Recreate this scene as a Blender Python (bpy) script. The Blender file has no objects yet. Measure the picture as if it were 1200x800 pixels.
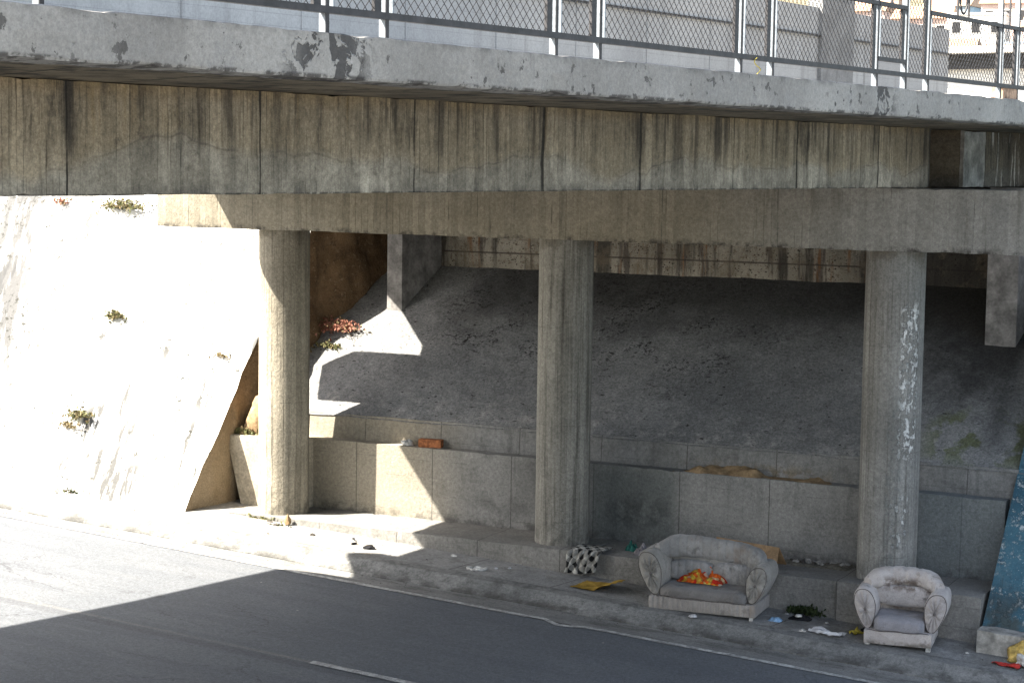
import bpy, bmesh, math, random
from mathutils import Vector, Matrix, noise as mn
random.seed(7)
S = bpy.context.scene
COL = S.collection
R = math.radians
sin, cos, pi = math.sin, math.cos, math.pi

# ------------------------------------------------------------------ helpers
def link(o, parent=None):
    COL.objects.link(o)
    if parent: o.parent = parent
    return o

def tag(o, label=None, cat=None, group=None, kind=None):
    if label: o['label'] = label
    if cat: o['category'] = cat
    if group: o['group'] = group
    if kind: o['kind'] = kind
    return o

def empty(name, loc=(0, 0, 0), rz=0, **k):
    o = bpy.data.objects.new(name, None)
    o.empty_display_size = .2
    o.location = loc; o.rotation_euler = (0, 0, rz)
    return tag(link(o), **k)

class MB:
    def __init__(s): s.v = []; s.f = []; s.uv = None
    def add(s, vs, fs):
        b = len(s.v); s.v += [tuple(v) for v in vs]
        s.f += [tuple(i + b for i in f) for f in fs]
        return s
    def box(s, x0, x1, y0, y1, z0, z1):
        return s.add([(x0,y0,z0),(x1,y0,z0),(x1,y1,z0),(x0,y1,z0),(x0,y0,z1),(x1,y0,z1),(x1,y1,z1),(x0,y1,z1)],
              [(0,3,2,1),(4,5,6,7),(0,1,5,4),(1,2,6,5),(2,3,7,6),(3,0,4,7)])
    def prism(s, pts, z0, z1):
        n = len(pts)
        a = sum(pts[i][0]*pts[(i+1)%n][1]-pts[(i+1)%n][0]*pts[i][1] for i in range(n))
        if a < 0: pts = pts[::-1]
        vs = [(p[0],p[1],z0) for p in pts] + [(p[0],p[1],z1) for p in pts]
        fs = [tuple(range(n))[::-1], tuple(range(n, 2*n))] + [(i,(i+1)%n,n+(i+1)%n,n+i) for i in range(n)]
        return s.add(vs, fs)
    def grid(s, nu, nv, fn):
        vs = [fn(i/nu, j/nv) for j in range(nv+1) for i in range(nu+1)]
        fs = [(j*(nu+1)+i, j*(nu+1)+i+1, (j+1)*(nu+1)+i+1, (j+1)*(nu+1)+i) for j in range(nv) for i in range(nu)]
        return s.add(vs, fs)
    def tube(s, pts, r, n=8, cap=True):
        pts = [Vector(p) for p in pts]; rings = []
        up = Vector((0, 0, 1))
        for i, p in enumerate(pts):
            d = (pts[min(i+1, len(pts)-1)] - pts[max(i-1, 0)]).normalized()
            u = up if abs(d.dot(up)) < .95 else Vector((1, 0, 0))
            a = d.cross(u).normalized(); b = d.cross(a).normalized()
            rr = r[i] if isinstance(r, (list, tuple)) else r
            rings.append([p + (a*cos(2*pi*k/n) + b*sin(2*pi*k/n))*rr for k in range(n)])
        vs = [v for q in rings for v in q]
        fs = [(i*n+k, i*n+(k+1)%n, (i+1)*n+(k+1)%n, (i+1)*n+k) for i in range(len(pts)-1) for k in range(n)]
        if cap: fs += [tuple(range(n))[::-1], tuple((len(pts)-1)*n+k for k in range(n))]
        return s.add(vs, fs)
    def build(s, name, m, parent=None, smooth=False, bevel=0, fix=True, loc=None):
        me = bpy.data.meshes.new(name)
        bm = bmesh.new()
        V = [bm.verts.new(v) for v in s.v]
        for f in s.f:
            try: bm.faces.new([V[i] for i in f])
            except ValueError: pass
        if fix: bmesh.ops.recalc_face_normals(bm, faces=bm.faces)
        if bevel:
            bmesh.ops.bevel(bm, geom=[e for e in bm.edges if len(e.link_faces) == 2 and e.calc_face_angle(0) > .6],
                            offset=bevel, segments=2, affect='EDGES', clamp_overlap=True)
        if smooth:
            for f in bm.faces: f.smooth = True
        bm.to_mesh(me); bm.free()
        if smooth == 'auto':
            for e in me.edges: pass
        me.materials.append(m)
        o = bpy.data.objects.new(name, me)
        if loc: o.location = loc
        return link(o, parent)

def fbm(x, y, z=0, s=1.0, o=4):
    return mn.fractal(Vector((x*s, y*s, z*s)), 1.0, 2.0, o)

def rough_beam(prof, t0, t1, n, jit, fmap, sub=.12, seed=0, chip=None):
    """profile polygon swept from t0 to t1 with uneven cast edges"""
    P = []; corner = []
    m = len(prof)
    for i in range(m):
        a, b = Vector(prof[i]), Vector(prof[(i+1) % m])
        k = max(1, int((b-a).length/sub))
        for q in range(k):
            P.append(a + (b-a)*q/k); corner.append(q == 0)
    cx = sum((p for p in P), Vector((0, 0)))/len(P)
    mb = MB(); vs = []
    for j in range(n+1):
        t = t0 + (t1-t0)*j/n
        for p, c in zip(P, corner):
            d = (cx-p).normalized()
            a = mn.noise(Vector((t*1.3+seed, p[0]*3, p[1]*3)))*jit
            if c: a += max(0, mn.noise(Vector((t*5+seed*3, p[0]*9, p[1]*9)))-.12)*jit*(chip or 3)
            q = p + d*a
            vs.append(fmap(t, q[0], q[1]))
    K = len(P)
    fs = [(j*K+i, j*K+(i+1) % K, (j+1)*K+(i+1) % K, (j+1)*K+i) for j in range(n) for i in range(K)]
    fs += [tuple(range(K)), tuple(n*K+i for i in range(K))]
    return mb.add(vs, fs)

# ------------------------------------------------------------------ materials
class B:
    def __init__(s, name, rough=.9, spec=.3):
        s.m = bpy.data.materials.new(name); s.m.use_nodes = True
        s.nt = s.m.node_tree; s.nt.nodes.clear()
        s.out = s.nt.nodes.new('ShaderNodeOutputMaterial')
        s.p = s.nt.nodes.new('ShaderNodeBsdfPrincipled')
        s.nt.links.new(s.p.outputs[0], s.out.inputs[0])
        s.p.inputs['Roughness'].default_value = rough
        s.p.inputs['Specular IOR Level'].default_value = spec
        tc = s.nt.nodes.new('ShaderNodeTexCoord')
        s.co = tc.outputs['Object']; s.uvw = tc.outputs['UV']
        sp = s.nt.nodes.new('ShaderNodeSeparateXYZ'); s.nt.links.new(s.co, sp.inputs[0])
        s.x, s.y, s.z = sp.outputs
        s.h = None; s.col = None
    def _set(s, sock, v):
        if isinstance(v, bpy.types.NodeSocket): s.nt.links.new(v, sock)
        else:
            if isinstance(v, tuple) and len(v) == 3 and sock.type == 'RGBA': v = (*v, 1)
            sock.default_value = v
    def math(s, op, a, b=0., clamp=False, c=None):
        n = s.nt.nodes.new('ShaderNodeMath'); n.operation = op; n.use_clamp = clamp
        s._set(n.inputs[0], a); s._set(n.inputs[1], b)
        if c is not None: s._set(n.inputs[2], c)
        return n.outputs[0]
    def vec(s, x, y, z):
        n = s.nt.nodes.new('ShaderNodeCombineXYZ')
        for i, v in enumerate((x, y, z)): s._set(n.inputs[i], v)
        return n.outputs[0]
    def scl(s, v, k):
        n = s.nt.nodes.new('ShaderNodeVectorMath'); n.operation = 'MULTIPLY'
        s._set(n.inputs[0], v); n.inputs[1].default_value = k
        return n.outputs[0]
    def noise(s, scale, detail=4, rough=.55, v=None, dist=0):
        n = s.nt.nodes.new('ShaderNodeTexNoise'); s._set(n.inputs['Vector'], v or s.co)
        n.inputs['Scale'].default_value = scale; n.inputs['Detail'].default_value = detail
        n.inputs['Roughness'].default_value = rough; n.inputs['Distortion'].default_value = dist
        return n.outputs['Fac']
    def voro(s, scale, v=None, feat='F1', out='Distance', rnd=1):
        n = s.nt.nodes.new('ShaderNodeTexVoronoi'); n.feature = feat; s._set(n.inputs['Vector'], v or s.co)
        n.inputs['Scale'].default_value = scale; n.inputs['Randomness'].default_value = rnd
        return n.outputs[out]
    def white(s, w):
        n = s.nt.nodes.new('ShaderNodeTexWhiteNoise'); n.noise_dimensions = '1D'; s._set(n.inputs['W'], w)
        return n.outputs['Value']
    def rng(s, v, a, b, lo=0., hi=1., smooth=True):
        n = s.nt.nodes.new('ShaderNodeMapRange'); n.interpolation_type = 'SMOOTHSTEP' if smooth else 'LINEAR'
        s._set(n.inputs[0], v); n.inputs[1].default_value = a; n.inputs[2].default_value = b
        n.inputs[3].default_value = lo; n.inputs[4].default_value = hi
        return n.outputs[0]
    def mul(s, *a):
        r = a[0]
        for b in a[1:]: r = s.math('MULTIPLY', r, b)
        return r
    def mix(s, f, a, b, blend='MIX'):
        n = s.nt.nodes.new('ShaderNodeMix'); n.data_type = 'RGBA'; n.blend_type = blend
        s._set(n.inputs['Factor'], f); s._set(n.inputs[6], a); s._set(n.inputs[7], b)
        return n.outputs[2]
    def base(s, a, b, scale=1.2, lo=.3, hi=.7, detail=6):
        s.col = s.mix(s.rng(s.noise(scale, detail, .6), lo, hi), a, b); return s
    def layer(s, mask, c, amt=1., blend='MIX'):
        s.col = s.mix(s.math('MULTIPLY', mask, amt), s.col, c, blend); return s
    def grain(s, scale=60, amt=.25):
        g = s.rng(s.noise(scale, 3, .7), .3, .7, 1-amt, 1+amt*.4, False)
        n = s.nt.nodes.new('ShaderNodeVectorMath'); n.operation = 'SCALE'
        s._set(n.inputs[0], s.col); s._set(n.inputs['Scale'], g); s.col = n.outputs[0]; return s
    def bump(s, h, k=1.):
        h = s.math('MULTIPLY', h, k)
        s.h = h if s.h is None else s.math('ADD', s.h, h); return s
    def box(s, v, a, b, soft):   # 1 between a and b
        return s.mul(s.rng(v, a-soft, a+soft), s.rng(v, b-soft, b+soft, 1., 0.))
    def done(s, dist=.01, strength=1.):
        s._set(s.p.inputs['Base Color'], s.col)
        if s.h is not None:
            n = s.nt.nodes.new('ShaderNodeBump'); n.inputs['Distance'].default_value = dist
            n.inputs['Strength'].default_value = strength
            s._set(n.inputs['Height'], s.h); s.nt.links.new(n.outputs[0], s.p.inputs['Normal'])
        return s.m
    # --- composed
    def boards(s, u, sp, amt=.25, line=.5, wob=.03, seed=0, lw=.07):
        """vertical board marks left by the shuttering"""
        uu = s.math('ADD', u, s.math('MULTIPLY', s.noise(1.5, 2), wob))
        q = s.math('DIVIDE', uu, sp)
        idx = s.math('FLOOR', q); fr = s.math('FRACT', q)
        w = s.white(s.math('ADD', idx, float(seed)))
        br = s.rng(w, 0, 1, 1-amt, 1+amt*.35, False)
        n = s.nt.nodes.new('ShaderNodeVectorMath'); n.operation = 'SCALE'
        s._set(n.inputs[0], s.col); s._set(n.inputs['Scale'], br); s.col = n.outputs[0]
        e = s.math('SUBTRACT', 1., s.rng(s.math('ABSOLUTE', s.math('SUBTRACT', fr, .5)), .5-lw, .5, 1., 0.))
        brk = s.rng(s.noise(2.2, 3, .6, v=s.vec(s.math('MULTIPLY', idx, 3.7), 0., s.z)), .42, .6)
        strong = s.rng(s.white(s.math('ADD', idx, 11.3+seed)), .25, .95)
        ln = s.mul(e, brk, strong)
        s.layer(ln, (.035, .03, .025), line)
        s.bump(s.math('SUBTRACT', 1., ln), .6)
        s.bump(w, .25)
        return s
    def streaks(s, u, freq, lo, hi, c, amt, z0=None, z1=None, vs=.12, seed=0.):
        n = s.noise(1., 5, .65, v=s.vec(s.math('ADD', s.math('MULTIPLY', u, freq), seed), seed, s.math('MULTIPLY', s.z, vs*freq)))
        m = s.rng(n, lo, hi)
        if z0 is not None:
            m = s.mul(m, s.rng(s.math('ADD', s.z, s.math('MULTIPLY', s.math('SUBTRACT', s.noise(2.5, 3, v=s.vec(s.math('MULTIPLY', u, 2.), 0., 0.)), .5), abs(z1-z0)*1.2)), z0, z1))
        return s.layer(m, c, amt)
    def pits(s, scale, thr, c=(.02, .02, .02), amt=.9, v=None, mask=None):
        d = s.math('ADD', s.voro(scale, v), s.math('MULTIPLY', s.noise(scale*2.3, 2, v=v), .25))
        m = s.rng(d, thr, thr+.06, 1., 0.)
        sel = s.rng(s.voro(scale, v, out='Color') if False else s.noise(scale*.23, 3, v=v), .47, .56)
        m = s.mul(m, sel)
        if mask is not None: m = s.mul(m, mask)
        s.layer(m, c, amt); s.bump(s.math('SUBTRACT', 1., m), .6)
        return s

def flat(name, c, rough=.7, spec=.3, var=.35, scale=12, metal=0.):
    b = B(name, rough, spec); b.p.inputs['Metallic'].default_value = metal
    b.base(tuple(x*(1-var) for x in c), tuple(min(1, x*(1+var*.4)) for x in c), scale)
    b.grain(24, .26); b.grain(7, .14); b.bump(b.noise(scale*4, 3)); return b.done(.003)

YB, GB = (.16, .125, .065), (.045, .04, .035)

def m_girder():
    b = B('girder_concrete')
    b.base((.31, .288, .238), (.50, .468, .395), .7)
    b.layer(b.rng(b.noise(3.2, 5, .65), .45, .7), (.19, .175, .145), .5)
    # yellow-brown upper half, pale lower band with wandering border
    w = b.math('ADD', b.z, b.math('MULTIPLY', b.math('SUBTRACT', b.noise(.33, 4, .62, v=b.vec(b.y, 0., b.math('MULTIPLY', b.z, .6))), .5), 1.5))
    b.layer(b.rng(w, 5.52, 5.66), (.36, .27, .145), .4)
    b.layer(b.mul(b.rng(w, 5.575, 5.585), b.rng(w, 5.59, 5.602, 1., 0.), b.rng(b.noise(.9, 2), .4, .6)), (.14, .12, .10), .45)
    b.layer(b.rng(b.z, 5.95, 6.12), (.30, .19, .065), .5)
    b.streaks(b.y, 2.6, .5, .68, (.05, .045, .04), .9, 5.35, 5.8, .06, 3.1)
    b.streaks(b.y, 9., .52, .7, (.065, .055, .045), .75, 5.3, 5.9, .05, 7.7)
    b.streaks(b.y, 5., .58, .72, (.21, .14, .05), .6, 5.6, 6.1, .05, 1.3)
    b.layer(b.mul(b.rng(b.z, 5.32, 5.46, 1., 0.), b.rng(b.noise(4, 5), .4, .65)), (.09, .085, .08), .6)
    b.streaks(b.y, 24., .54, .64, (.05, .043, .035), .6, 5.3, 5.9, .03, 5.)
    big = b.mul(b.rng(b.noise(.62, 3, .6, v=b.vec(b.y, 0., 0.)), .46, .62), b.rng(b.noise(1., 5, .7, v=b.vec(b.math('MULTIPLY', b.y, 5.), 2., b.math('MULTIPLY', b.z, .7))), .42, .6))
    b.layer(b.mul(big, b.rng(b.math('ADD', b.z, b.math('MULTIPLY', b.noise(1.7, 4), .5)), 5.75, 6.15)), (.045, .04, .034), .85)
    b.layer(b.rng(b.noise(5, 6, .75), .55, .68), (.09, .08, .066), .5)
    b.boards(b.y, .135, .20, .9, .03, 0, .055)
    b.boards(b.y, .062, .08, .55, .02, 33, .09)
    b.boards(b.y, 1.29, .16, .95, .05, 5, .012)
    fr = b.math('ABSOLUTE', b.math('SUBTRACT', b.math('FRACT', b.math('ADD', b.math('DIVIDE', b.y, 1.9), b.math('ADD', b.math('MULTIPLY', b.noise(.9, 1, v=b.vec(b.y, 0., 0.)), 1.1), b.math('MULTIPLY', b.noise(3., 3), .02)))), .5))
    sm = b.mul(b.rng(fr, .004, .011, 1., 0.), b.rng(b.noise(2.5, 4, .7), .3, .5))
    b.layer(sm, (.022, .02, .018), .92); b.bump(b.math('SUBTRACT', 1., sm), .8)
    b.layer(b.mul(b.rng(fr, .0, .10, 1., 0.), b.rng(b.noise(6, 5, .7, v=b.vec(b.math('MULTIPLY', b.y, 3.), 0., b.math('MULTIPLY', b.z, .5))), .48, .62), b.rng(b.z, 5.5, 6.1)), (.05, .045, .04), .7)
    b.layer(b.mul(b.rng(b.z, 5.345, 5.325), b.rng(b.noise(6, 5, .7), .4, .55)), (.03, .028, .025), .9)
    b.layer(b.rng(b.y, -.22, -.10), (.05, .045, .04), .6)
    ef = b.mul(b.rng(b.y, 1.75, 2.0), b.rng(b.noise(1., 5, .7, v=b.vec(b.math('MULTIPLY', b.y, 7.), 5., b.math('MULTIPLY', b.z, .8))), .55, .62))
    b.layer(ef, (.62, .60, .55), .75)
    b.pits(9, .10, amt=.6)
    b.grain(22, .34); b.grain(9, .16); b.grain(70, .3); b.bump(b.noise(25, 5, .7), .9)
    return b.done(.014)

def m_cap():
    b = B('cap_concrete')
    b.base((.24, .223, .185), (.36, .338, .288), 1.0)
    g = b.rng(b.x, 1.5, 5.5)      # greyer towards its right end, olive stained on the left
    b.layer(b.math('SUBTRACT', 1., g), (.28, .24, .16), .5)
    b.layer(g, (.29, .295, .29), .6)
    b.streaks(b.x, 3., .52, .72, (.10, .085, .06), .5, 4.5, 5.2, .08, 2.)
    b.streaks(b.x, 11., .55, .7, (.11, .10, .08), .5, None, None, .05, 5.)
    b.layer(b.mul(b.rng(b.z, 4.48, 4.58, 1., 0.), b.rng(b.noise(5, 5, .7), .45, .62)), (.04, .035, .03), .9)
    b.boards(b.x, .11, .16, .55, .02, 3, .08)
    b.boards(b.x, 1.7, .1, .85, .04, 8, .01)
    b.pits(8, .09, amt=.5)
    b.grain(24, .28); b.grain(9, .12); b.grain(70, .25); b.bump(b.noise(25, 5, .7), .8)
    return b.done(.012)

def m_column(seed, tint=(.30, .28, .23), flake=None, dark=.5):
    b = B('column_concrete')
    a = b.math('ARCTAN2', b.y, b.x); u = b.math('MULTIPLY', a, .4)
    co = b.vec(u, float(seed), b.z)
    b.col = b.mix(b.rng(b.noise(1.1, 6, .6, v=co), .3, .7), tuple(x*.74 for x in tint), tuple(min(1, x*1.08) for x in tint))
    n = b.noise(1., 5, .65, v=b.vec(b.math('MULTIPLY', u, 9.), float(seed), b.math('MULTIPLY', b.z, .35)))
    b.layer(b.rng(n, .48, .7), (.06, .054, .045), dark)
    n = b.noise(1., 5, .65, v=b.vec(b.math('MULTIPLY', u, 30.), float(seed)+4, b.math('MULTIPLY', b.z, .5)))
    b.layer(b.rng(n, .5, .7), (.075, .066, .052), .6)
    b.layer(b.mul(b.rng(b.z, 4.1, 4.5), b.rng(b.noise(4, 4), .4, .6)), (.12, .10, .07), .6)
    # joints between lifts of the formwork
    jl = b.math('ABSOLUTE', b.math('SUBTRACT', b.math('FRACT', b.math('DIVIDE', b.math('ADD', b.z, .35+b_noise(b)), 1.42)), .5))
    b.layer(b.mul(b.rng(jl, .002, .006, 1., 0.), b.rng(b.noise(3, 3), .45, .6)), (.09, .08, .07), .4)
    b.boards(u, .098, .2, .6, .012, seed, .09)
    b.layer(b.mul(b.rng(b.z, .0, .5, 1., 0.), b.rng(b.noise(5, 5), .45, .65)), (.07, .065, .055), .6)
    if flake:
        for (a0, a1, z0, z1, thr, c) in flake:
            m = b.mul(b.box(a, a0, a1, .04), b.box(b.z, z0, z1, .12), b.rng(b.noise(9, 7, .78, v=b.vec(b.math('MULTIPLY', u, 1.3), 0., b.math('MULTIPLY', b.z, .8))), thr, thr+(.03 if thr > .45 else .3)))
            b.layer(m, c, .9 if thr > .45 else .6); b.bump(m, .8)
    b.pits(10, .09, amt=.5)
    b.grain(24, .32); b.grain(60, .3); b.bump(b.noise(25, 5, .7), .8)
    return b.done(.014)
def b_noise(b): return 0.

def m_fascia():
    b = B('edge_beam_concrete')
    b.base((.215, .205, .188), (.32, .307, .282), .8)
    b.layer(b.rng(b.noise(6, 5, .7), .5, .7), (.24, .235, .225), .5)
    # black blotches, heaviest in one broken patch
    for (y0, y1) in ((-15.45, -14.7), (-6.75, -6.25)):
        m = b.mul(b.box(b.y, y0, y1, .18), b.rng(b.noise(6, 4, .65, dist=.6), .5, .54))
        b.layer(m, (.05, .047, .045), .9); b.bump(b.math('SUBTRACT', 1., m), 1.)
    b.layer(b.mul(b.rng(b.noise(8, 5, .65), .60, .64), b.rng(b.noise(.9, 2), .38, .55)), (.07, .065, .06), .85)
    b.pits(4.5, .15, (.05, .05, .045), .9)
    b.pits(9, .14, (.06, .055, .05), .8)
    b.layer(b.mul(b.rng(b.z, 6.31, 6.40), b.rng(b.noise(5, 5), .45, .62)), (.08, .075, .07), .6)
    b.layer(b.mul(b.rng(b.z, 6.115, 6.135, 1., 0.), b.rng(b.noise(5, 6, .75), .48, .56)), (.035, .03, .028), .8)
    b.streaks(b.y, 7., .56, .7, (.14, .13, .12), .5, 6.1, 6.38, .1, 3.)
    b.grain(26, .22); b.grain(80, .2); b.bump(b.noise(30, 5, .7), .7)
    return b.done(.01)

def m_soffit():
    b = B('soffit_concrete')
    b.base((.12, .098, .068), (.25, .205, .14), 1.0)
    b.layer(b.rng(b.noise(3, 5, .7), .46, .62), (.035, .03, .025), .85)
    b.layer(b.mul(b.rng(b.x, 1.45, 1.75), b.rng(b.noise(1.4, 5, .65), .4, .56)), (.012, .011, .01), .9)
    q = b.math('ABSOLUTE', b.math('SUBTRACT', b.math('FRACT', b.math('DIVIDE', b.math('ADD', b.y, b.math('MULTIPLY', b.x, .45)), 1.1)), .5))
    b.layer(b.rng(q, .0, .03, 1., 0.), (.02, .018, .015), .85)
    q = b.math('ABSOLUTE', b.math('SUBTRACT', b.math('FRACT', b.math('DIVIDE', b.x, .19)), .5))
    b.layer(b.rng(q, .0, .06, 1., 0.), (.035, .03, .025), .6)
    b.grain(50, .3); b.bump(b.noise(20, 5, .7), .6)
    return b.done(.012)

def m_slope_dark():
    b = B('slope_concrete')
    b.base((.19, .192, .192), (.275, .275, .27), .9)
    b.layer(b.rng(b.noise(2.5, 6, .7), .5, .7), (.12, .12, .12), .5)
    b.layer(b.mul(b.rng(b.noise(3.5, 5, .65), .52, .66), b.rng(b.y, .9, 1.6, 1., .15)), (.38, .37, .345), .6)
    hi = b.rng(b.math('ADD', b.y, b.math('MULTIPLY', b.noise(.8, 2), 1.2)), 2.0, 3.2, .0, 1.)
    v = b.vec(b.x, b.math('MULTIPLY', b.y, 1.6), 0.)
    clump = b.rng(b.noise(1.3, 3, .6), .42, .62)
    for sc, th, am in ((8., .59, .92), (15., .575, .95), (26., .60, .9)):
        ch = b.mul(b.rng(b.noise(sc, 4, .62, v=v, dist=.3), th, th+.025), hi, b.math('ADD', b.math('MULTIPLY', clump, b.box(b.x, -3.9, 2.2, 1.2)), .0, True))
        b.layer(ch, (.014, .013, .012), am); b.bump(b.math('SUBTRACT', 1., ch), .6)
    ch = b.mul(b.rng(b.noise(8., 4, .6, v=b.vec(b.math('MULTIPLY', b.x, .8), b.math('MULTIPLY', b.y, 2.4), 9.), dist=.3), .655, .67))
    b.layer(ch, (.02, .018, .017), .9); b.bump(b.math('SUBTRACT', 1., ch), .6)
    b.pits(6.5, .19, (.014, .013, .012), .95, v)
    b.pits(4., .12, (.02, .018, .017), .9, b.vec(b.math('MULTIPLY', b.x, .7), b.math('MULTIPLY', b.y, 2.2), 3.))
    # paler right corner, green moss near the painted wing
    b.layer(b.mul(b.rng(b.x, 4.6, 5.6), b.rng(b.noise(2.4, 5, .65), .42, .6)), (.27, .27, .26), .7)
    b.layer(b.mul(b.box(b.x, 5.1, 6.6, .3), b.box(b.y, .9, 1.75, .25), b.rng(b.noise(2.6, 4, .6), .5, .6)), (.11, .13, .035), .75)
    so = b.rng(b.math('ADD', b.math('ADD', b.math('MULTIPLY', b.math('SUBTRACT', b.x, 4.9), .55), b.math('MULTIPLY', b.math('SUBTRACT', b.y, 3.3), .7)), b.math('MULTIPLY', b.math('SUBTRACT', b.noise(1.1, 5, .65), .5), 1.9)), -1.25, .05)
    b.layer(b.mul(so, b.rng(b.x, 5.9, 6.3, 1., .2)), (.022, .021, .02), .88)  # deep shade of the upper right corner painted into the slope
    b.layer(b.mul(b.rng(b.math('ADD', b.y, b.math('MULTIPLY', b.noise(1.1, 4, .6), 1.2)), 3.0, 4.2), b.rng(b.x, -4.4, -2.6)), (.035, .033, .031), .8)  # shade under the deck painted as darkening towards the slope top
    b.grain(22, .38); b.grain(7, .18); b.grain(45, .4); b.bump(b.noise(18, 6, .7), 1.1)
    return b.done(.014)

def m_wall(seed, c0, c1, left_warm=True, soot_shade=True, dirt=False):
    b = B('retaining_wall_concrete')
    b.base(c0, c1, 1.1)
    b.layer(b.rng(b.noise(3.3, 6, .65), .5, .72), tuple(x*.6 for x in c0), .5)
    b.streaks(b.x, 4., .5, .7, tuple(x*.55 for x in c0), .5, .2, 1.0, .1, seed)
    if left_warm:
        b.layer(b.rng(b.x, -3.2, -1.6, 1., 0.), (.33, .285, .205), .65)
    # cast joints
    q = b.math('ABSOLUTE', b.math('SUBTRACT', b.math('FRACT', b.math('DIVIDE', b.math('ADD', b.x, 3.2), 1.38)), .5))
    b.layer(b.rng(q, .003, .007, 1., 0.), (.06, .055, .05), .75)
    q = b.math('ABSOLUTE', b.math('SUBTRACT', b.math('FRACT', b.math('DIVIDE', b.math('ADD', b.z, b.math('MULTIPLY', b.noise(.9, 2), .04)), .27)), .5))
    b.layer(b.mul(b.rng(q, .0, .03, 1., 0.), b.rng(b.noise(3, 3), .45, .6)), tuple(x*.5 for x in c0), .5)
    if soot_shade:
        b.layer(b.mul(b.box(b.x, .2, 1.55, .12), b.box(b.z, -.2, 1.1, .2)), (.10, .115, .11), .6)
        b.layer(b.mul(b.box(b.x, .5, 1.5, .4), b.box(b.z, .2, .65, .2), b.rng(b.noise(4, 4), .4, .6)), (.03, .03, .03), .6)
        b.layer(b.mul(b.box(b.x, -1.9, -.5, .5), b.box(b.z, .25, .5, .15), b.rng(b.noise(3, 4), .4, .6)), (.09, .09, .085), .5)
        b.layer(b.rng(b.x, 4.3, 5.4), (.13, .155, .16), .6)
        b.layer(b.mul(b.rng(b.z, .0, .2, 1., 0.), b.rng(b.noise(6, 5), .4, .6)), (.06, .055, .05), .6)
        # flecks of old white paint
        b.layer(b.mul(b.rng(b.noise(9, 4, .7), .70, .73), b.rng(b.noise(.8, 2), .45, .6)), (.5, .49, .46), .7)
    if dirt:
        b.layer(b.mul(b.box(b.x, 1.8, 3.8, .6), b.rng(b.noise(7, 5, .7), .45, .62), b.rng(b.z, 1.38, 1.15)), (.15, .11, .055), .6)
    b.pits(9, .09, amt=.55)
    b.grain(20, .30); b.grain(60, .25); b.bump(b.noise(22, 5, .7), .9)
    return b.done(.01)

def m_abutment():
    b = B('abutment_concrete')
    b.base((.22, .20, .16), (.38, .35, .29), 1.3)
    v = b.vec(b.x, 0., b.math('MULTIPLY', b.z, 1.))
    b.pits(15, .30, (.04, .028, .02), .95, v)
    b.pits(26, .33, (.05, .035, .025), .9, v)
    b.layer(b.rng(b.noise(13, 5, .7, v=v), .52, .62), (.12, .08, .05), .6)
    b.streaks(b.x, 2.2, .5, .6, (.05, .045, .038), .9, None, None, .12, 4.)
    b.streaks(b.x, 5., .52, .62, (.05, .04, .035), .75, None, None, .08, 9.)
    b.streaks(b.x, 6., .56, .68, (.22, .10, .035), .7, None, None, .1, 2.)
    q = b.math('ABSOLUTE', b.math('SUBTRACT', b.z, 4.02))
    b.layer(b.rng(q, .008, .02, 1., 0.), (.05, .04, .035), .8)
    b.layer(b.rng(b.math('ADD', b.x, b.math('MULTIPLY', b.noise(1.5, 4), 1.5)), 3.4, 4.6), (.03, .028, .026), .9)  # shade at the right end put into the wall colour
    b.layer(b.mul(b.rng(b.noise(2.2, 5, .7), .5, .66)), (.17, .14, .10), .6)
    b.grain(60, .35); b.bump(b.noise(22, 5, .7), .7)
    return b.done(.012)

def m_earth():
    b = B('rough_brown_earth')
    b.base((.115, .07, .035), (.24, .155, .085), 1.6)
    b.layer(b.rng(b.noise(6, 6, .75), .5, .68), (.06, .04, .025), .7)
    b.layer(b.mul(b.rng(b.noise(11, 5, .7), .56, .66)), (.34, .25, .16), .6)
    b.layer(b.rng(b.z, .4, 2.4, 1., 0.), (.32, .255, .17), .75)     # plastered lower part
    b.layer(b.mul(b.rng(b.noise(3, 5), .5, .62), b.rng(b.z, .0, 1., 1., .2)), (.20, .14, .08), .5)
    b.grain(40, .35); b.bump(b.noise(9, 6, .75), 1.2)
    return b.done(.03)

def m_white_slope():
    b = B('limewashed_slope')
    b.base((.50, .49, .46), (.66, .65, .62), .7)
    v = b.vec(b.math('ADD', b.x, b.math('MULTIPLY', b.y, .47)), b.math('MULTIPLY', b.y, .35), 0.)
    st = b.mul(b.rng(b.noise(2.6, 6, .72, v=v), .42, .52), b.box(b.math('ADD', b.x, b.math('MULTIPLY', b.y, .47)), -11.6, -10.1, .5))
    b.layer(b.mul(b.rng(b.noise(2.9, 6, .74, v=b.vec(b.math('ADD', b.x, b.math('MULTIPLY', b.y, .2)), b.math('MULTIPLY', b.y, .3), 4.)), .535, .60), b.rng(b.noise(.45, 2), .44, .56)), (.062, .062, .06), .95)
    b.layer(st, (.066, .066, .066), .94)
    b.layer(b.mul(b.rng(b.noise(11, 5, .72), .555, .62), b.rng(b.noise(.8, 3), .42, .58)), (.035, .035, .03), .96)
    b.layer(b.mul(b.rng(b.noise(4.5, 6, .75, dist=.8), .60, .63), b.rng(b.noise(.5, 2), .44, .55)), (.05, .048, .042), .93)
    b.layer(b.mul(b.rng(b.y, 2.2, 3.0), b.rng(b.noise(4, 5, .7), .52, .62)), (.3, .25, .19), .5)
    b.grain(50, .2); b.bump(b.noise(14, 6, .7), .7)
    return b.done(.015)

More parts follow.
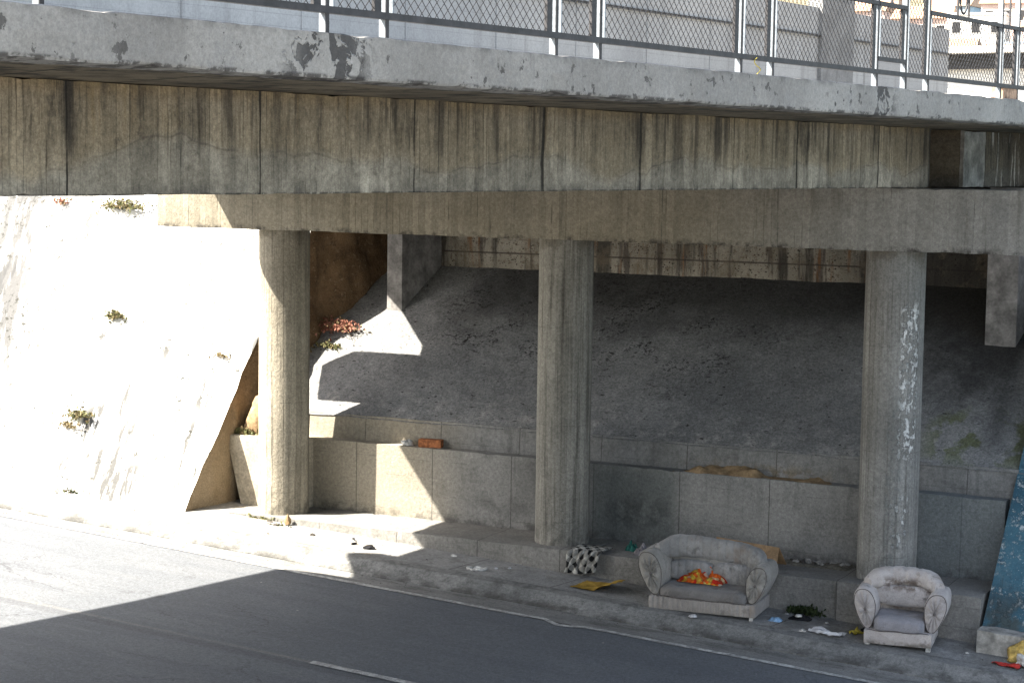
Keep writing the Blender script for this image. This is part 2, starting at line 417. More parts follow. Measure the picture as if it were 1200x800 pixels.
def m_blue():
    b = B('flaking_blue_paint', .75)
    b.base((.022, .072, .105), (.055, .14, .185), 1.3)
    b.layer(b.rng(b.noise(4, 5, .7), .5, .68), (.02, .05, .08), .7)
    f = b.mul(b.rng(b.noise(10, 7, .8), .54, .58), b.rng(b.noise(1.6, 3), .38, .52))
    b.layer(f, (.45, .49, .49), .85); b.bump(b.math('SUBTRACT', 1., f), .6)
    f = b.rng(b.noise(30, 4, .7), .63, .66)
    b.layer(f, (.5, .56, .58), .8)
    b.layer(b.rng(b.noise(2.3, 5, .7), .52, .66), (.10, .15, .17), .55)
    b.layer(b.mul(b.rng(b.z, -.3, .25, 1., 0.), b.rng(b.noise(4, 4), .35, .55)), (.06, .075, .07), .85)
    b.streaks(b.x, 5., .54, .68, (.03, .045, .05), .6, None, None, .1, 3.)
    b.grain(50, .3); b.bump(b.noise(18, 5, .7), .6)
    return b.done(.01)

def m_asphalt():
    b = B('asphalt', .85, .35)
    b.base((.128, .138, .152), (.156, .165, .178), .5)
    v = b.vec(b.math('MULTIPLY', b.x, .12), b.y, 0.)
    b.layer(b.rng(b.noise(2.2, 4, .6, v=v), .45, .65), (.115, .125, .14), .6)
    b.layer(b.rng(b.noise(6, 4, .6, v=v), .55, .7), (.18, .186, .19), .35)
    # seam between the lanes with its dark sealed edge
    w = b.math('ADD', b.y, b.math('MULTIPLY', b.x, .012))
    b.layer(b.box(w, -6.42, -6.22, .05), (.09, .095, .105), .6)
    b.layer(b.mul(b.box(w, -6.20, -6.12, .03), b.rng(b.noise(3, 4, v=v), .35, .55)), (.2, .195, .185), .7)
    b.layer(b.rng(b.voro(130), .1, .25, 1., 0.), (.17, .168, .16), .5)
    b.layer(b.mul(b.rng(b.voro(1.7), .02, .035, 1., 0.)), (.5, .49, .46), .8)
    ck = b.voro(.55, b.vec(b.math('ADD', b.math('MULTIPLY', b.x, .5), b.math('MULTIPLY', b.noise(2.2, 5, .7), .5)), b.math('ADD', b.y, b.math('MULTIPLY', b.noise(3.1, 5, .7), .5)), 0.), 'DISTANCE_TO_EDGE')
    b.layer(b.mul(b.rng(ck, .002, .007, 1., 0.), b.rng(b.noise(.5, 2), .5, .58)), (.05, .052, .057), .55)
    b.layer(b.mul(b.rng(b.noise(1.3, 5, .7), .60, .70), b.rng(b.noise(.35, 2), .45, .6)), (.07, .074, .082), .7)
    b.grain(18, .24); b.grain(38, .3); b.grain(120, .4); b.bump(b.noise(110, 3, .7), 1.)
    return b.done(.006)

def m_pave():
    b = B('pavement_concrete')
    b.base((.235, .236, .232), (.34, .338, .325), 1.)
    b.layer(b.rng(b.noise(3.5, 6, .7), .48, .68), (.15, .145, .135), .6)
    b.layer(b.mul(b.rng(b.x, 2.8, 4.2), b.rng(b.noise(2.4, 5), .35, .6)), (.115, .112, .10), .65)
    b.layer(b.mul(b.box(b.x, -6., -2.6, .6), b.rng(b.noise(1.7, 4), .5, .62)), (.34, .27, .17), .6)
    q = b.math('ABSOLUTE', b.math('SUBTRACT', b.math('FRACT', b.math('DIVIDE', b.math('ADD', b.x, b.math('MULTIPLY', b.y, -.2)), 1.62)), .5))
    b.layer(b.rng(q, .003, .008, 1., 0.), (.06, .055, .05), .8)
    b.layer(b.rng(b.noise(28, 3, .7), .66, .7), (.42, .41, .38), .6)
    b.pits(11, .09, amt=.6)
    b.grain(20, .30); b.grain(80, .3); b.bump(b.noise(30, 5, .7), 1.)
    return b.done(.008)

def m_gutter():
    b = B('gutter_concrete')
    b.base((.185, .186, .18), (.265, .262, .25), .8)
    v = b.vec(b.math('MULTIPLY', b.x, .25), b.y, 0.)
    b.layer(b.rng(b.noise(4, 5, .7, v=v), .45, .65), (.10, .098, .09), .7)
    b.layer(b.rng(b.y, -1.95, -1.72), (.075, .07, .062), .6)
    b.layer(b.rng(b.noise(20, 4, .7), .62, .68), (.06, .05, .04), .7)
    b.layer(b.rng(b.noise(26, 3, .7), .66, .7), (.4, .39, .36), .6)
    b.grain(20, .34); b.grain(80, .3); b.bump(b.noise(40, 5, .7), 1.)
    return b.done(.008)

def m_kerb():
    b = B('kerb_concrete')
    b.base((.18, .181, .176), (.27, .268, .255), 1.2)
    b.layer(b.rng(b.noise(4, 6, .7), .46, .66), (.095, .095, .09), .7)
    b.layer(b.mul(b.rng(b.math('ADD', b.z, b.math('MULTIPLY', b.x, .05)), -.47, -.40, 1., 0.), b.rng(b.noise(3, 5), .35, .6)), (.06, .058, .052), .8)
    q = b.math('ABSOLUTE', b.math('SUBTRACT', b.math('FRACT', b.math('DIVIDE', b.x, .95)), .5))
    b.layer(b.mul(b.rng(q, .003, .007, 1., 0.), b.rng(b.noise(1.3, 3), .5, .6)), (.07, .07, .065), .5)
    b.grain(20, .34); b.grain(70, .3); b.bump(b.noise(30, 5, .7), 1.)
    return b.done(.008)

def m_line():
    b = B('road_paint', .7)
    b.base((.40, .40, .385), (.58, .575, .55), 5)
    w = b.rng(b.noise(11, 6, .78), .42, .58)
    b.layer(w, (.16, .158, .15), .75)
    b.grain(90, .25); return b.done()

def m_fabric(c0, c1, stain=.5, pleat=None, grime=False):
    b = B('upholstery_fabric', .95, .15)
    b.p.inputs['Sheen Weight'].default_value = .15
    b.base(c0, c1, 2.6)
    b.layer(b.rng(b.noise(5, 5, .7), .52, .7), tuple(x*.55 for x in c0), stain)
    b.layer(b.rng(b.noise(2.1, 4, .6), .56, .72), (.17, .12, .085), stain*.8)
    if pleat:
        q = b.math('ABSOLUTE', b.math('SUBTRACT', b.math('FRACT', b.math('DIVIDE', b.x, pleat)), .5))
        b.layer(b.rng(q, .03, .2, 1., 0.), tuple(x*.6 for x in c0), .16)
        b.bump(b.rng(q, .0, .3), .5)
    b.layer(b.rng(b.noise(16, 5, .75), .58, .7), tuple(x*.5 for x in c0), stain*.6)
    if grime:
        b.layer(b.mul(b.box(b.x, -.28, .22, .1), b.box(b.z, .64, .80, .05), b.rng(b.noise(8, 5, .7), .38, .58)), (.10, .065, .045), .8)
        b.layer(b.mul(b.rng(b.z, .03, .10, 1., 0.), b.rng(b.noise(8, 4), .4, .6)), (.10, .085, .07), .7)
    b.bump(b.noise(45, 4, .7), .4); b.bump(b.noise(7, 4, .6), 1.8); b.bump(b.noise(3.2, 3, .6, dist=1.2), 2.5)
    b.grain(130, .22)
    return b.done(.012)

def m_uvcheck():
    b = B('plaid_cloth', .95, .1)
    sp = b.nt.nodes.new('ShaderNodeSeparateXYZ'); b.nt.links.new(b.uvw, sp.inputs[0])
    def st(v, k):
        q = b.math('FRACT', b.math('MULTIPLY', v, k))
        return b.rng(q, .47, .53)
    U, V = sp.outputs[0], sp.outputs[1]
    a = st(b.math('ADD', U, b.math('MULTIPLY', V, .9)), 3.1); c = st(b.math('SUBTRACT', U, b.math('MULTIPLY', V, 1.1)), 3.1)
    s = b.math('MULTIPLY', b.math('ADD', a, c), .5)
    b.col = b.mix(s, (.010, .011, .012), (.46, .45, .41))
    b.layer(b.rng(b.noise(6, 4), .5, .7), (.12, .11, .095), .45)
    b.bump(b.noise(60, 3)); b.grain(90, .25); return b.done(.004)

def m_floral():
    b = B('floral_cloth', .95, .1)
    v = b.co
    c = b.voro(14, b.scl(v, (1., 1., 1.)), out='Color')
    sp = b.nt.nodes.new('ShaderNodeSeparateColor'); b.nt.links.new(c, sp.inputs[0])
    b.col = b.mix(b.rng(sp.outputs[0], .42, .5), (.50, .03, .015), (.68, .13, .02))
    b.layer(b.rng(sp.outputs[1], .74, .78), (.62, .56, .42), 1.)
    b.layer(b.rng(sp.outputs[2], .8, .84), (.62, .45, .06), 1.)
    b.layer(b.rng(b.voro(14, v), .42, .5), (.25, .03, .015), .5)
    b.layer(b.rng(b.noise(9, 4), .58, .66), (.12, .10, .05), .6)
    b.bump(b.noise(30, 4), 1.); b.grain(90, .2); return b.done(.006)

def m_leaf(c, c2):
    b = B('leaf', .7, .2); b.base(c, c2, 25, .3, .7, 2); return b.done()

M = dict(girder=m_girder(), cap=m_cap(), fascia=m_fascia(), soffit=m_soffit(), slope=m_slope_dark(),
    wall=m_wall(1., (.19, .188, .18), (.27, .265, .25), True, True),
    upwall=m_wall(5., (.175, .175, .168), (.25, .248, .24), True, False, True),
    ledge=m_wall(9., (.185, .18, .165), (.26, .25, .23), False, False),
    abut=m_abutment(), earth=m_earth(), white=m_white_slope(), blue=m_blue(), asphalt=m_asphalt(), pave=m_pave(),
    gutter=m_gutter(), kerb=m_kerb(), line=m_line(),
    sofa=m_fabric((.235, .22, .195), (.365, .345, .31), .85), sofabase=m_fabric((.26, .238, .215), (.37, .343, .315), .5, .075),
    sofaback=m_fabric((.225, .218, .206), (.36, .35, .335), .75, .115),
    seatdark=m_fabric((.14, .132, .125), (.22, .208, .197), .7),
    chair=m_fabric((.39, .355, .335), (.57, .525, .495), .9, None, True), chairseat=m_fabric((.22, .215, .23), (.32, .31, .325), .6),
    piping=flat('dark_piping', (.10, .085, .08), .9), button=flat('tuft_button', (.16, .14, .13), .8),
    plaid=m_uvcheck(), floral=m_floral(),
    foam=flat('yellow_foam', (.42, .27, .055), .95, .1, .5, 5), card=flat('cardboard', (.36, .235, .13), .9, .15, .3, 4),
    brick=flat('clay_brick', (.34, .13, .055), .9, .2, .45, 14), paper=flat('white_paper', (.60, .60, .61), .8, .2, .3, 9),
    stone=flat('pale_rubble', (.40, .385, .36), .95, .1, .4, 9), dkstone=flat('dark_rubble', (.10, .09, .08), .95, .1, .4, 9),
    blackcloth=flat('black_cloth', (.018, .018, .02), .9, .1, .4, 8), rag=flat('grey_rag', (.30, .28, .29), .95, .1, .5, 8),
    teal=flat('teal_rag', (.03, .12, .10), .95, .1, .4, 8), blueplastic=flat('blue_plastic', (.25, .42, .62), .5, .4, .2, 8),
    yellowwrap=flat('yellow_wrapper', (.55, .45, .07), .6, .3, .4, 20), redplastic=flat('red_plastic', (.5, .04, .03), .5, .4, .2, 8),
    ywbag=flat('yellow_bag', (.6, .42, .12), .6, .3, .4, 12), plastic=flat('white_plastic', (.55, .545, .52), .6, .3, .45, 16),
    steel=flat('painted_steel', (.22, .25, .28), .5, .4, .3, 9), dksteel=flat('dark_steel', (.035, .033, .035), .6, .4, .4, 8),
    wire=flat('mesh_wire', (.035, .035, .037), .6, .4, .3, 8),
    barrier=None, soot_shade=flat('shade_black_concrete', (.035, .032, .028), .95, .1, .5, 3), soil=flat('dry_soil', (.30, .21, .12), 1., .1, .4, 9),  # near-black concrete paints the shade inside the girder gap
    grass=m_leaf((.055, .065, .022), (.17, .16, .075)), dry=m_leaf((.12, .09, .045), (.24, .19, .10)), redleaf=m_leaf((.17, .06, .04), (.36, .17, .12)),
    green=m_leaf((.015, .025, .010), (.04, .055, .018)), twig=flat('twig', (.12, .08, .05)),
    plaster=flat('white_plaster', (.74, .73, .70), .9, .2, .12, 2), dark=flat('dark_opening', (.03, .03, .032), .6, .3),
    tile=flat('clay_tile', (.44, .29, .20), .9, .2, .35, 12), ground=flat('ground_soil', (.20, .17, .13), 1., .1, .35, .6),
    pier=m_column(60))
def m_barrier():
    b = B('barrier_concrete')
    b.base((.36, .36, .355), (.46, .46, .45), .6)
    q = b.math('ABSOLUTE', b.math('SUBTRACT', b.math('FRACT', b.math('DIVIDE', b.z, .2)), .5))
    b.layer(b.rng(q, .0, .06, 1., 0.), (.26, .26, .255), .5)
    b.streaks(b.y, 3., .5, .7, (.25, .245, .235), .5, None, None, .1, 2.)
    b.grain(30, .2); return b.done()
M['barrier'] = m_barrier()

# ------------------------------------------------------------------ ground, road, pavement
cl = lambda v, a, b: max(a, min(b, v))
def gz(x): return -.05*cl(x, -70, 70)
def ground_fn():
    ys = [(-400, 4.0, 0), (-60, 4.0, 0), (-26, 4.0, 0), (-18.5, -.85, 1), (-13, -.75, 1), (-1.5, -.75, 1), (4.1, -1.3, 1), (4.42, 6.2, 0), (30, 6.2, 0), (60, 6.4, 0), (500, 7.5, 0)]
    xs = [-500, -200, -70, -40, -20, -10, 0, 10, 20, 40, 70, 200, 500]
    mb = MB(); vs = [(x, y, z + k*gz(x)) for (y, z, k) in ys for x in xs]
    n = len(xs)
    return mb.add(vs, [(j*n+i, j*n+i+1, (j+1)*n+i+1, (j+1)*n+i) for j in range(len(ys)-1) for i in range(n-1)])
tag(ground_fn().build('ground', M['ground']), kind='structure')

def road_fn(u, v):
    x = -70+140*u; y = -16.2+v*(16.2-2.55)
    return (x, y-.015*x*(v), -.48+gz(x) + .004*fbm(x, y, 0, .7))
tag(MB().grid(140, 16, road_fn).build('road', M['asphalt'], smooth=True), kind='structure')
def gut_fn(u, v):
    x = -70+140*u; y0 = -2.55-.015*x; y = y0 + v*(-1.72-y0)
    return (x, y, -.476+gz(x)-.018*sin(pi*v) + .006*fbm(x, y, 3, 1.5))
tag(MB().grid(220, 6, gut_fn).build('gutter', M['gutter'], smooth=True), kind='structure')
def kerb_prof(x):
    j = .012*fbm(x, 1, 0, 2.) ; e = .02*max(0, mn.noise(Vector((x*2.1, 5, 0))))
    z = gz(x)
    return [(-1.96+j, -.60+z), (-1.95+j*2, -.475+z), (-1.80+j+e, -.405+z-e*.6), (-1.67+j*1.5+e*.5, -.331+z-e*.3), (-1.45, -.322+z), (-1.45, -.6+z)]
mb = MB(); n = 420; vs = []
for i in range(n+1):
    x = -70+140*i/n
    vs += [(x, y, z) for y, z in kerb_prof(x)]
mb.add(vs, [(i*6+k, i*6+(k+1) % 6, (i+1)*6+(k+1) % 6, (i+1)*6+k) for i in range(n) for k in range(6)])
tag(mb.build('kerb', M['kerb']), kind='structure')
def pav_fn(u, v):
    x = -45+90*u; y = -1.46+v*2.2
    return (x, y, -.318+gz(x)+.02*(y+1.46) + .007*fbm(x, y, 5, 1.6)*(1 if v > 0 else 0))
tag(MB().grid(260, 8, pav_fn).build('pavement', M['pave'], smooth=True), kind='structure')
# painted lines
mb = MB()
def strip(mb, x0, x1, yf, w, n):
    vs = []
    for i in range(n+1):
        x = x0+(x1-x0)*i/n
        for d in (-w/2, w/2): vs.append((x, yf(x)+d+.006*mn.noise(Vector((x*6, d*90, 1))), -.471+gz(x)+.004*fbm(x, yf(x), 0, .7)))
    mb.add(vs, [(i*2, i*2+2, i*2+3, i*2+1) for i in range(n)])
def wl(x):
    d = x-1.25
    return -2.52-.015*x + (-.14*math.exp(-(d/.22)**2) + .05*math.exp(-((d+.35)/.15)**2))
strip(mb, -60, 60, wl, .10, 900)
tag(mb.build('road_edge_line', M['line'], fix=False), kind='structure')
for i, x0 in enumerate((-.42, 8.6, -9.5, -18.5, 17.6)):
    mb = MB(); strip(mb, x0, x0+3.0, lambda x: -6.18-.010*x, .12, 30)
    if x0 == -.42: tag(mb.build('lane_dash', M['line'], fix=False), kind='structure')
    elif x0 > 0: tag(mb.build('lane_dash', M['line'], fix=False), kind='structure')
# opposite (camera side) kerb strip is out of frame; an unseen white bank is added there for bounce light
def mound(u, v):
    x = -70+140*u; y = -24.6+v*8.7
    return (x, y, 4.02+v*(-4.58+gz(x)) + .03*fbm(x, y, 2, .6))
tag(MB().grid(90, 10, mound).build('unseen_bounce_bank', M['white'], smooth=True), kind='structure')  # out-of-frame bank, whitened to bounce light onto girder and soffit

# ------------------------------------------------------------------ embankment slopes
SL = 1.42
EP = [(-3, -2.98), (-.9, 0), (.92, 2.72), (1.42, 2.78), (1.73, 3.0), (2.02, 3.65), (2.2, 4.35), (2.35, 4.85), (3.0, 6.25), (6, 12)]
def eprof(y):
    for (a, za), (b, zb) in zip(EP, EP[1:]):
        if a <= y <= b: return za+(zb-za)*(y-a)/(b-a)
    return 9.
def ejit(y): return .05*fbm(y, 3, 1, 2.2)+.02*fbm(y, 8, 1, 9)
def white_fn(u, v):
    y = -2.3+v*6.2
    xr = -6.2+.12*(y+.9)
    x = xr - (1-u)**1.6*46
    y2 = y - .145*(xr-x)*(1-.0) if False else y
    z = SL*(y2+.9) - .196*(cl(x, -20, 0)+6.2)
    z += (eprof(y)-SL*(y+.9)+.196*(xr+6.2))*math.exp(-(xr-x)/.45)
    z = min(z, 6.25)
    x += ejit(y)*math.exp(-(xr-x)/.2)
    return (x, y, z + .02*fbm(x, y, 1, 1.2)*(0 if u == 1 else 1))
tag(MB().grid(120, 40, white_fn).build('embankment_slope', M['white'], smooth=True), kind='structure')
def side_fn(u, v):     # rough cut face of the left embankment, facing the abutment recess
    y = -1.0+u*5.6
    zt = min(eprof(y), 6.25)
    z = -.4+v*(zt+.4)
    x = -6.2+.12*(y+.9)
    edge = min(1, (1-v)*6)*min(1, u*8)
    lump = (.10*fbm(y, z, 4, 1.7, 5)+.05)*edge*cl((z-.9)/1.5, .12, 1)
    bul = .26*max(0, y-2.1)**1.3*(1-v)
    return (x+lump*min(1, (1-v)*8)+bul+ejit(y), y, z)
tag(MB().grid(110, 70, side_fn).build('embankment_cut_face', M['earth'], smooth=True), 'rough brown earth cut face rising beside the whitewashed slope, behind the sunlit column', 'earth wall')
def top_fn(u, v):
    y = 3.85+v*.9; x = -52+u*46.4
    return (x, y, 6.25)
def slope_fn(u, v):
    x = -5.95+u*12.5; y = .82+v*3.4
    return (x, y, 1.49+.716*(y-.85) + .018*fbm(x, y, 8, 1.3) + .006*fbm(x, y, 2, 7))
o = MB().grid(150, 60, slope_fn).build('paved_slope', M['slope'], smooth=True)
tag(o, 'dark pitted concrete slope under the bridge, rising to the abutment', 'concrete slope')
def blue_fn(u, v):
    y = -.72+v*5.3; x = 6.40+.06*y+u**1.3*22
    return (x, y, min(-.52+1.3*(y+.70), 6.3) + .012*fbm(x, y, 7, 2)*(1 if u else 0))
mb = MB().grid(70, 40, blue_fn)
mb.grid(12, 24, lambda u, v: (6.40+.06*(-.72+u*5.3), -.72+u*5.3, -.8+v*(min(-.52+1.3*(u*5.3-.02), 6.3)+.8)))
tag(mb.build('painted_wing_wall', M['blue'], smooth=False), 'sloping wing wall in flaking blue paint at the right edge of the recess', 'wall')
mb = rough_beam([(-.97, -.95), (-.69, -.95), (-.60, -.34), (-.93, -.33)], 6.38, 16, 60, .02, lambda t, a, b: (t, a, b+gz(t)+.31), .08, 4)
tag(mb.build('footing_block', flat('chalky_concrete', (.36, .345, .31), .95, .15, .5, 5)), 'chalky white footing block at the foot of the blue painted wall', 'footing')

# ------------------------------------------------------------------ terrace walls and ledge
lx = lambda t, a, b: (t, a, b)
mb = rough_beam([(.55, -.6), (.95, -.6), (.95, 1.115), (.555, 1.115)], -5.05, 6.36, 110, .012, lx, .14, 2, 4)
w = mb.build('retaining_wall', M['wall'])
tag(w, 'lower grey concrete retaining wall behind the columns, sunlit patch at its left', 'wall')
mb = rough_beam([(.80, 1.0), (1.05, 1.0), (1.0, 1.50), (.84, 1.505)], -4.95, 6.46, 110, .012, lx, .1, 6, 4)
tag(mb.build('upper_step_wall', M['upwall']), 'low upper step wall between the lower retaining wall and the pitted slope', 'wall')
# planter-like end block with dry soil on top
mb = MB()
pts = [(-5.80, -.15), (-4.75, -.15), (-4.75, 1.12), (-6.14, 1.12)]
vs = [(x, .15 if z < .5 else .17, z) for x, z in pts]+[(x+.1, 1.0, z) for x, z in pts]
mb.add(vs, [(0, 1, 2, 3), (7, 6, 5, 4), (0, 4, 5, 1), (1, 5, 6, 2), (2, 6, 7, 3), (3, 7, 4, 0)])
pl = mb.build('planter_block', flat('cream_concrete', (.40, .355, .275), .95, .15, .3, 3), bevel=.012)
tag(pl, 'tapered concrete block with soil and grass on top, left of the sunlit column', 'planter')
mb = rough_beam([(-.55, -1.0), (.58, -1.0), (.58, .0), (-.54, .0)], -5.6, 6.32, 150, .014, lx, .12, 12, 4)
lg = mb.build('concrete_ledge', M['ledge'])
tag(lg, 'long low concrete ledge carrying the three round columns', 'ledge')
for (x0, x1) in ((-.36, .62), (4.38, 5.62)):
    mb = rough_beam([(-.60, -1.1), (.40, -1.1), (.40, .012), (-.59, .012)], x0, x1, 12, .01, lx, .12, x0)
    mb.build('plinth', M['ledge'], lg)
# dirt and grit gathered along the back of the ledge and step
def dirt_fn(x0, x1, y0, y1, z, h, s):
    def f(u, v):
        x = x0+u*(x1-x0); y = y0+v*(y1-y0)
        e = min(1, 6*u, 6*(1-u))*min(1, 4*v)
        return (x, y, z-.012+e*(.012+h*max(0, .35+fbm(x, y, s, 2.2))))
    return f
tag(MB().grid(80, 8, dirt_fn(1.5, 4.1, .57, .84, 1.118, .12, 3)).build('dry_dirt', M['soil'], smooth=True), kind='stuff', label='dry brown dirt and leaves heaped on the lower wall top', cat='dirt')
tag(MB().grid(60, 8, dirt_fn(3.2, 4.5, .1, .55, .0, .05, 9)).build('ledge_grit', flat('grit', (.20, .185, .15), 1., .1, .5, 20), smooth=True), kind='stuff', label='grit and dirt on the ledge left of the right column', cat='dirt')

# ------------------------------------------------------------------ pier: cap beam and columns
pier = empty('bridge_pier', (0, 0, 0), 0, label='concrete bridge pier, one long cap beam on three round columns', cat='pier')
mb = rough_beam([(-.479, 4.48), (.479, 4.48), (.479, 5.31), (-.479, 5.31)], -7.01, 8.4, 150, .010, lx, .14, 21, 4)
mb.build('cap_beam', M['cap'], pier)
def column(x, m, lab):
    n = 64; zs = [-.3, 0, .02] + [i*.14 for i in range(1, 32)] + [4.485]
    vs = []
    for z in zs:
        for k in range(n):
            a = 2*pi*k/n
            r = .399 + .004*mn.noise(Vector((cos(a)*2, sin(a)*2, z*.8+x))) + .002*mn.noise(Vector((cos(a)*14, sin(a)*14, z*.4+x)))
            vs.append((r*cos(a), r*sin(a), z))
    mb = MB().add(vs, [(j*n+k, j*n+(k+1) % n, (j+1)*n+(k+1) % n, (j+1)*n+k) for j in range(len(zs)-1) for k in range(n)])
    o = mb.build('column', m, pier, smooth=True, loc=(x, 0, 0))
    o['label'] = lab
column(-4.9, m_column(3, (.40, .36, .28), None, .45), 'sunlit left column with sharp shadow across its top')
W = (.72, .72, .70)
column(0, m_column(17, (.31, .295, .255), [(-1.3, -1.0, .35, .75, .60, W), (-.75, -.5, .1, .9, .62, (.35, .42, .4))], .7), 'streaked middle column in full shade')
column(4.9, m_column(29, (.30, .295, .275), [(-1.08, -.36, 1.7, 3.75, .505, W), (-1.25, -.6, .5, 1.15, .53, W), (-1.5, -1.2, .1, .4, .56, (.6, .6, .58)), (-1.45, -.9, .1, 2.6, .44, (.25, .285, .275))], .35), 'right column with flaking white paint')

# ------------------------------------------------------------------ bridge
PHI = .1276; GX = 5.346
br = empty('bridge', (GX, 0, 0), -PHI, label='weathered concrete road bridge with stained girder and pale edge beam', cat='bridge')
ly = lambda t, a, b: (a, t, b)
def girder(n0, s0, s1, seed, nseg=160, sub=.12):
    mb = rough_beam([(n0-.45, 5.325), (n0, 5.325), (n0, 6.10), (n0-.45, 6.10)], s0, s1, nseg, .010, ly, sub, seed, 4)
    return mb.build('girder', M['girder'], br)
girder(0, -22, -.09, 1, 240)
for i, n0 in enumerate((-3.4, -6.8, -10.25)): girder(n0, -22, -.09, 5+i, 30, .4)
g2 = girder(0, .98, 4.35, 31, 40)
for i, n0 in enumerate((-3.4, -6.8, -10.25)): girder(n0, .98, 4.35, 40+i, 8, .4)
mb = MB()
mb.box(-10.2, -.46, -.75, -.45, 5.45, 6.10).build('diaphragm', M['soot_shade'], br)  # gap shade put into the diaphragm colour
MB().box(-10.2, -.46, 1.3, 1.55, 5.45, 6.10).build('diaphragm', M['soot_shade'], br)
# end stiffener, paler, on the short span
rough_beam([(0.003, 5.33), (.06, 5.33), (.06, 6.1), (.003, 6.1)], .97, 1.75, 10, .012, ly, .12, 50).build('end_block', flat('end_block_concrete', (.30, .29, .27), .95, .15, .5, 4), br)
# deck slab, unseen left outline shaped to cast the stepped shadow edges
left = [(-12.75, -30), (-12.73, -12.57), (-12.55, -10.42), (-12.47, -7.75), (-12.05, -7.58), (-11.42, -7.45), (-11.92, -6.6), (-11.68, -6.44), (-11.28, -6.42),
        (-11.30, -5.6), (-11.42, -5.40), (-11.56, -4.5), (-11.68, -3.8), (-11.80, -2.9), (-11.80, -2.0), (-11.57, -1.45), (-11.56, -1.19), (-12.1, -.33), (-12.6, .3), (-12.6, 5.2)]
OV = 2.073
MB().prism([(OV-.24, -30), (OV-.24, 5.2)] + left[::-1], 6.105, 6.36).build('deck', M['soffit'], br)
eb = rough_beam([(OV-.238, 6.09), (OV, 6.10), (OV+.006, 6.115), (OV+.004, 6.378), (OV-.02, 6.385), (OV-.238, 6.385)], -30, 7.5, 420, .007, ly, .09, 61, 5)
eb.build('edge_beam', M['fascia'], br)
MB().box(-11.0, OV-.25, -30, 5.2, 6.362, 6.375).build('carriageway', M['asphalt'], br)
# barrier wall along the far edge
bw = empty('barrier_wall', (GX, 0, 0), -PHI, label='tall pale grey concrete barrier wall along the far edge of the bridge deck', cat='wall')
mb = MB()
for z0, z1 in ((6.30, 8.74), (8.80, 9.45)): mb.box(-11.2, -10.95, -30, 28.2, z0, z1)
mb.box(-11.18, -11.0, -30, 28.2, 8.72, 8.82)
for k in range(20):
    mb.box(-10.97, -10.93, -28+k*2.8, -27.97+k*2.8, 6.3, 9.44)
mb.build('panel', M['barrier'], bw)
MB().box(-11.25, -10.85, 19.6, 21.5, 6.3, 12.0).build('pilaster', flat('grey_pilaster', (.27, .27, .265), .95, .15, .2, 2), bw)
MB().box(-10.94, -10.87, -30, 28.2, 8.76, 8.785).build('slit_strip', M['dksteel'], bw)  # added dark strip stands in for the slit along the wall

# ------------------------------------------------------------------ railing on the near edge
rl = empty('railing', (GX, 0, 0), -PHI, label='steel railing with diamond wire mesh panels on the near edge of the bridge', cat='railing')
RN = OV-.06
posts = []
pairs = [(-26.9, -26.3), (-23.93, -23.32), (-20.97, -20.36), (-17.98, -17.37), (-15.02, -14.41), (-12.37, -11.75), (-9.42, -8.81), (-6.52, -5.80, -5.20), (-3.05, -2.50), (-.2, .4), (2.7, 3.3), (5.6, 6.2)]
ZB, ZT, ZTT = 6.53, 7.20, 7.95
for pr in pairs: posts += list(pr)
for s in posts:
    mb = MB(); mb.box(RN-.06, RN-.006, s-.008, s+.010, 6.37, ZTT); o = mb.build('post', M['steel'], rl); MB().box(RN-.0058, RN, s-.012, s+.022, 6.37, ZTT).build('shaded_front', M['dksteel'], o)  # dark front strip paints the shaded edge of the post
def rail(z, s0, s1, h=.045, name='rail'):
    MB().box(RN-.045, RN+.006, s0, s1, z-h/2, z+h/2).build(name, M['dksteel'], rl)
rail(ZB, -27, 6.4); rail(ZTT, -27, 6.4, .05)
bays = [(posts[i], posts[i+1]) for i in range(len(posts)-1)]
for (a, b) in bays:
    zb = ZB; zt = ZT
    if abs(a+6.52) < .01: zb = ZB+.13
    if abs(a+5.80) < .01: zt = ZT+.35
    rail(zt, a+.012, b-.012, .04, 'mid_rail')
    if zb != ZB: rail(zb, a+.012, b-.012, .04, 'mid_rail')
    mb = MB(); mb.box(RN-.05, RN-.012, a+.075, a+.087, zb+.02, zt-.02); mb.build('frame_bar', M['steel'], rl)
    mb = MB(); mb.box(RN-.03, RN-.004, b-.125, b-.055, zb+.02, zt-.02); mb.build('frame_bar', M['dksteel'], rl)
    # woven mesh of one panel
    mb = MB(); h = zt-zb-.04; s0, s1 = a+.09, b-.10; sp = .084
    for dr in (1, -1):
        k = s0-h
        while k < s1:
            p, q = k, k+h
            if dr > 0: P0 = (max(p, s0), zb+.02+max(0, s0-p)); P1 = (min(q, s1), zb+.02+h-max(0, q-s1))
            else: P0 = (max(p, s0), zt-.02-max(0, s0-p)); P1 = (min(q, s1), zb+.02+max(0, q-s1))
            if P1[0]-P0[0] > .01: mb.tube([(RN-.02-.003*dr, P0[0], P0[1]), (RN-.02-.003*dr, P1[0], P1[1])], .0036, 4, False)
            k += sp
    mb.build('mesh_panel', M['wire'], rl)
    # upper tier: verticals and a ring
    if b-a > 1:
        c = (a+b)/2-.1
        for d in (-.16, .16): MB().box(RN-.03, RN-.012, c+d-.012, c+d+.012, zt+.02, ZTT-.025).build('upright', M['dksteel'], rl)
        MB().tube([(RN-.02, c+.1*cos(t*pi/12), zt+.20+.145*sin(t*pi/12)) for t in range(25)], .013, 6, False).build('ring', M['dksteel'], rl)
        for d in (-.13, .13): MB().box(RN-.028, RN-.014, c+d-.04, c+d+.04, zt+.19, zt+.21).build('ring_bracket', M['dksteel'], rl)
    else:
        c = (a+b)/2; MB().box(RN-.03, RN-.012, c-.01, c+.01, zt+.02, ZTT-.025).build('upright', M['dksteel'], rl)

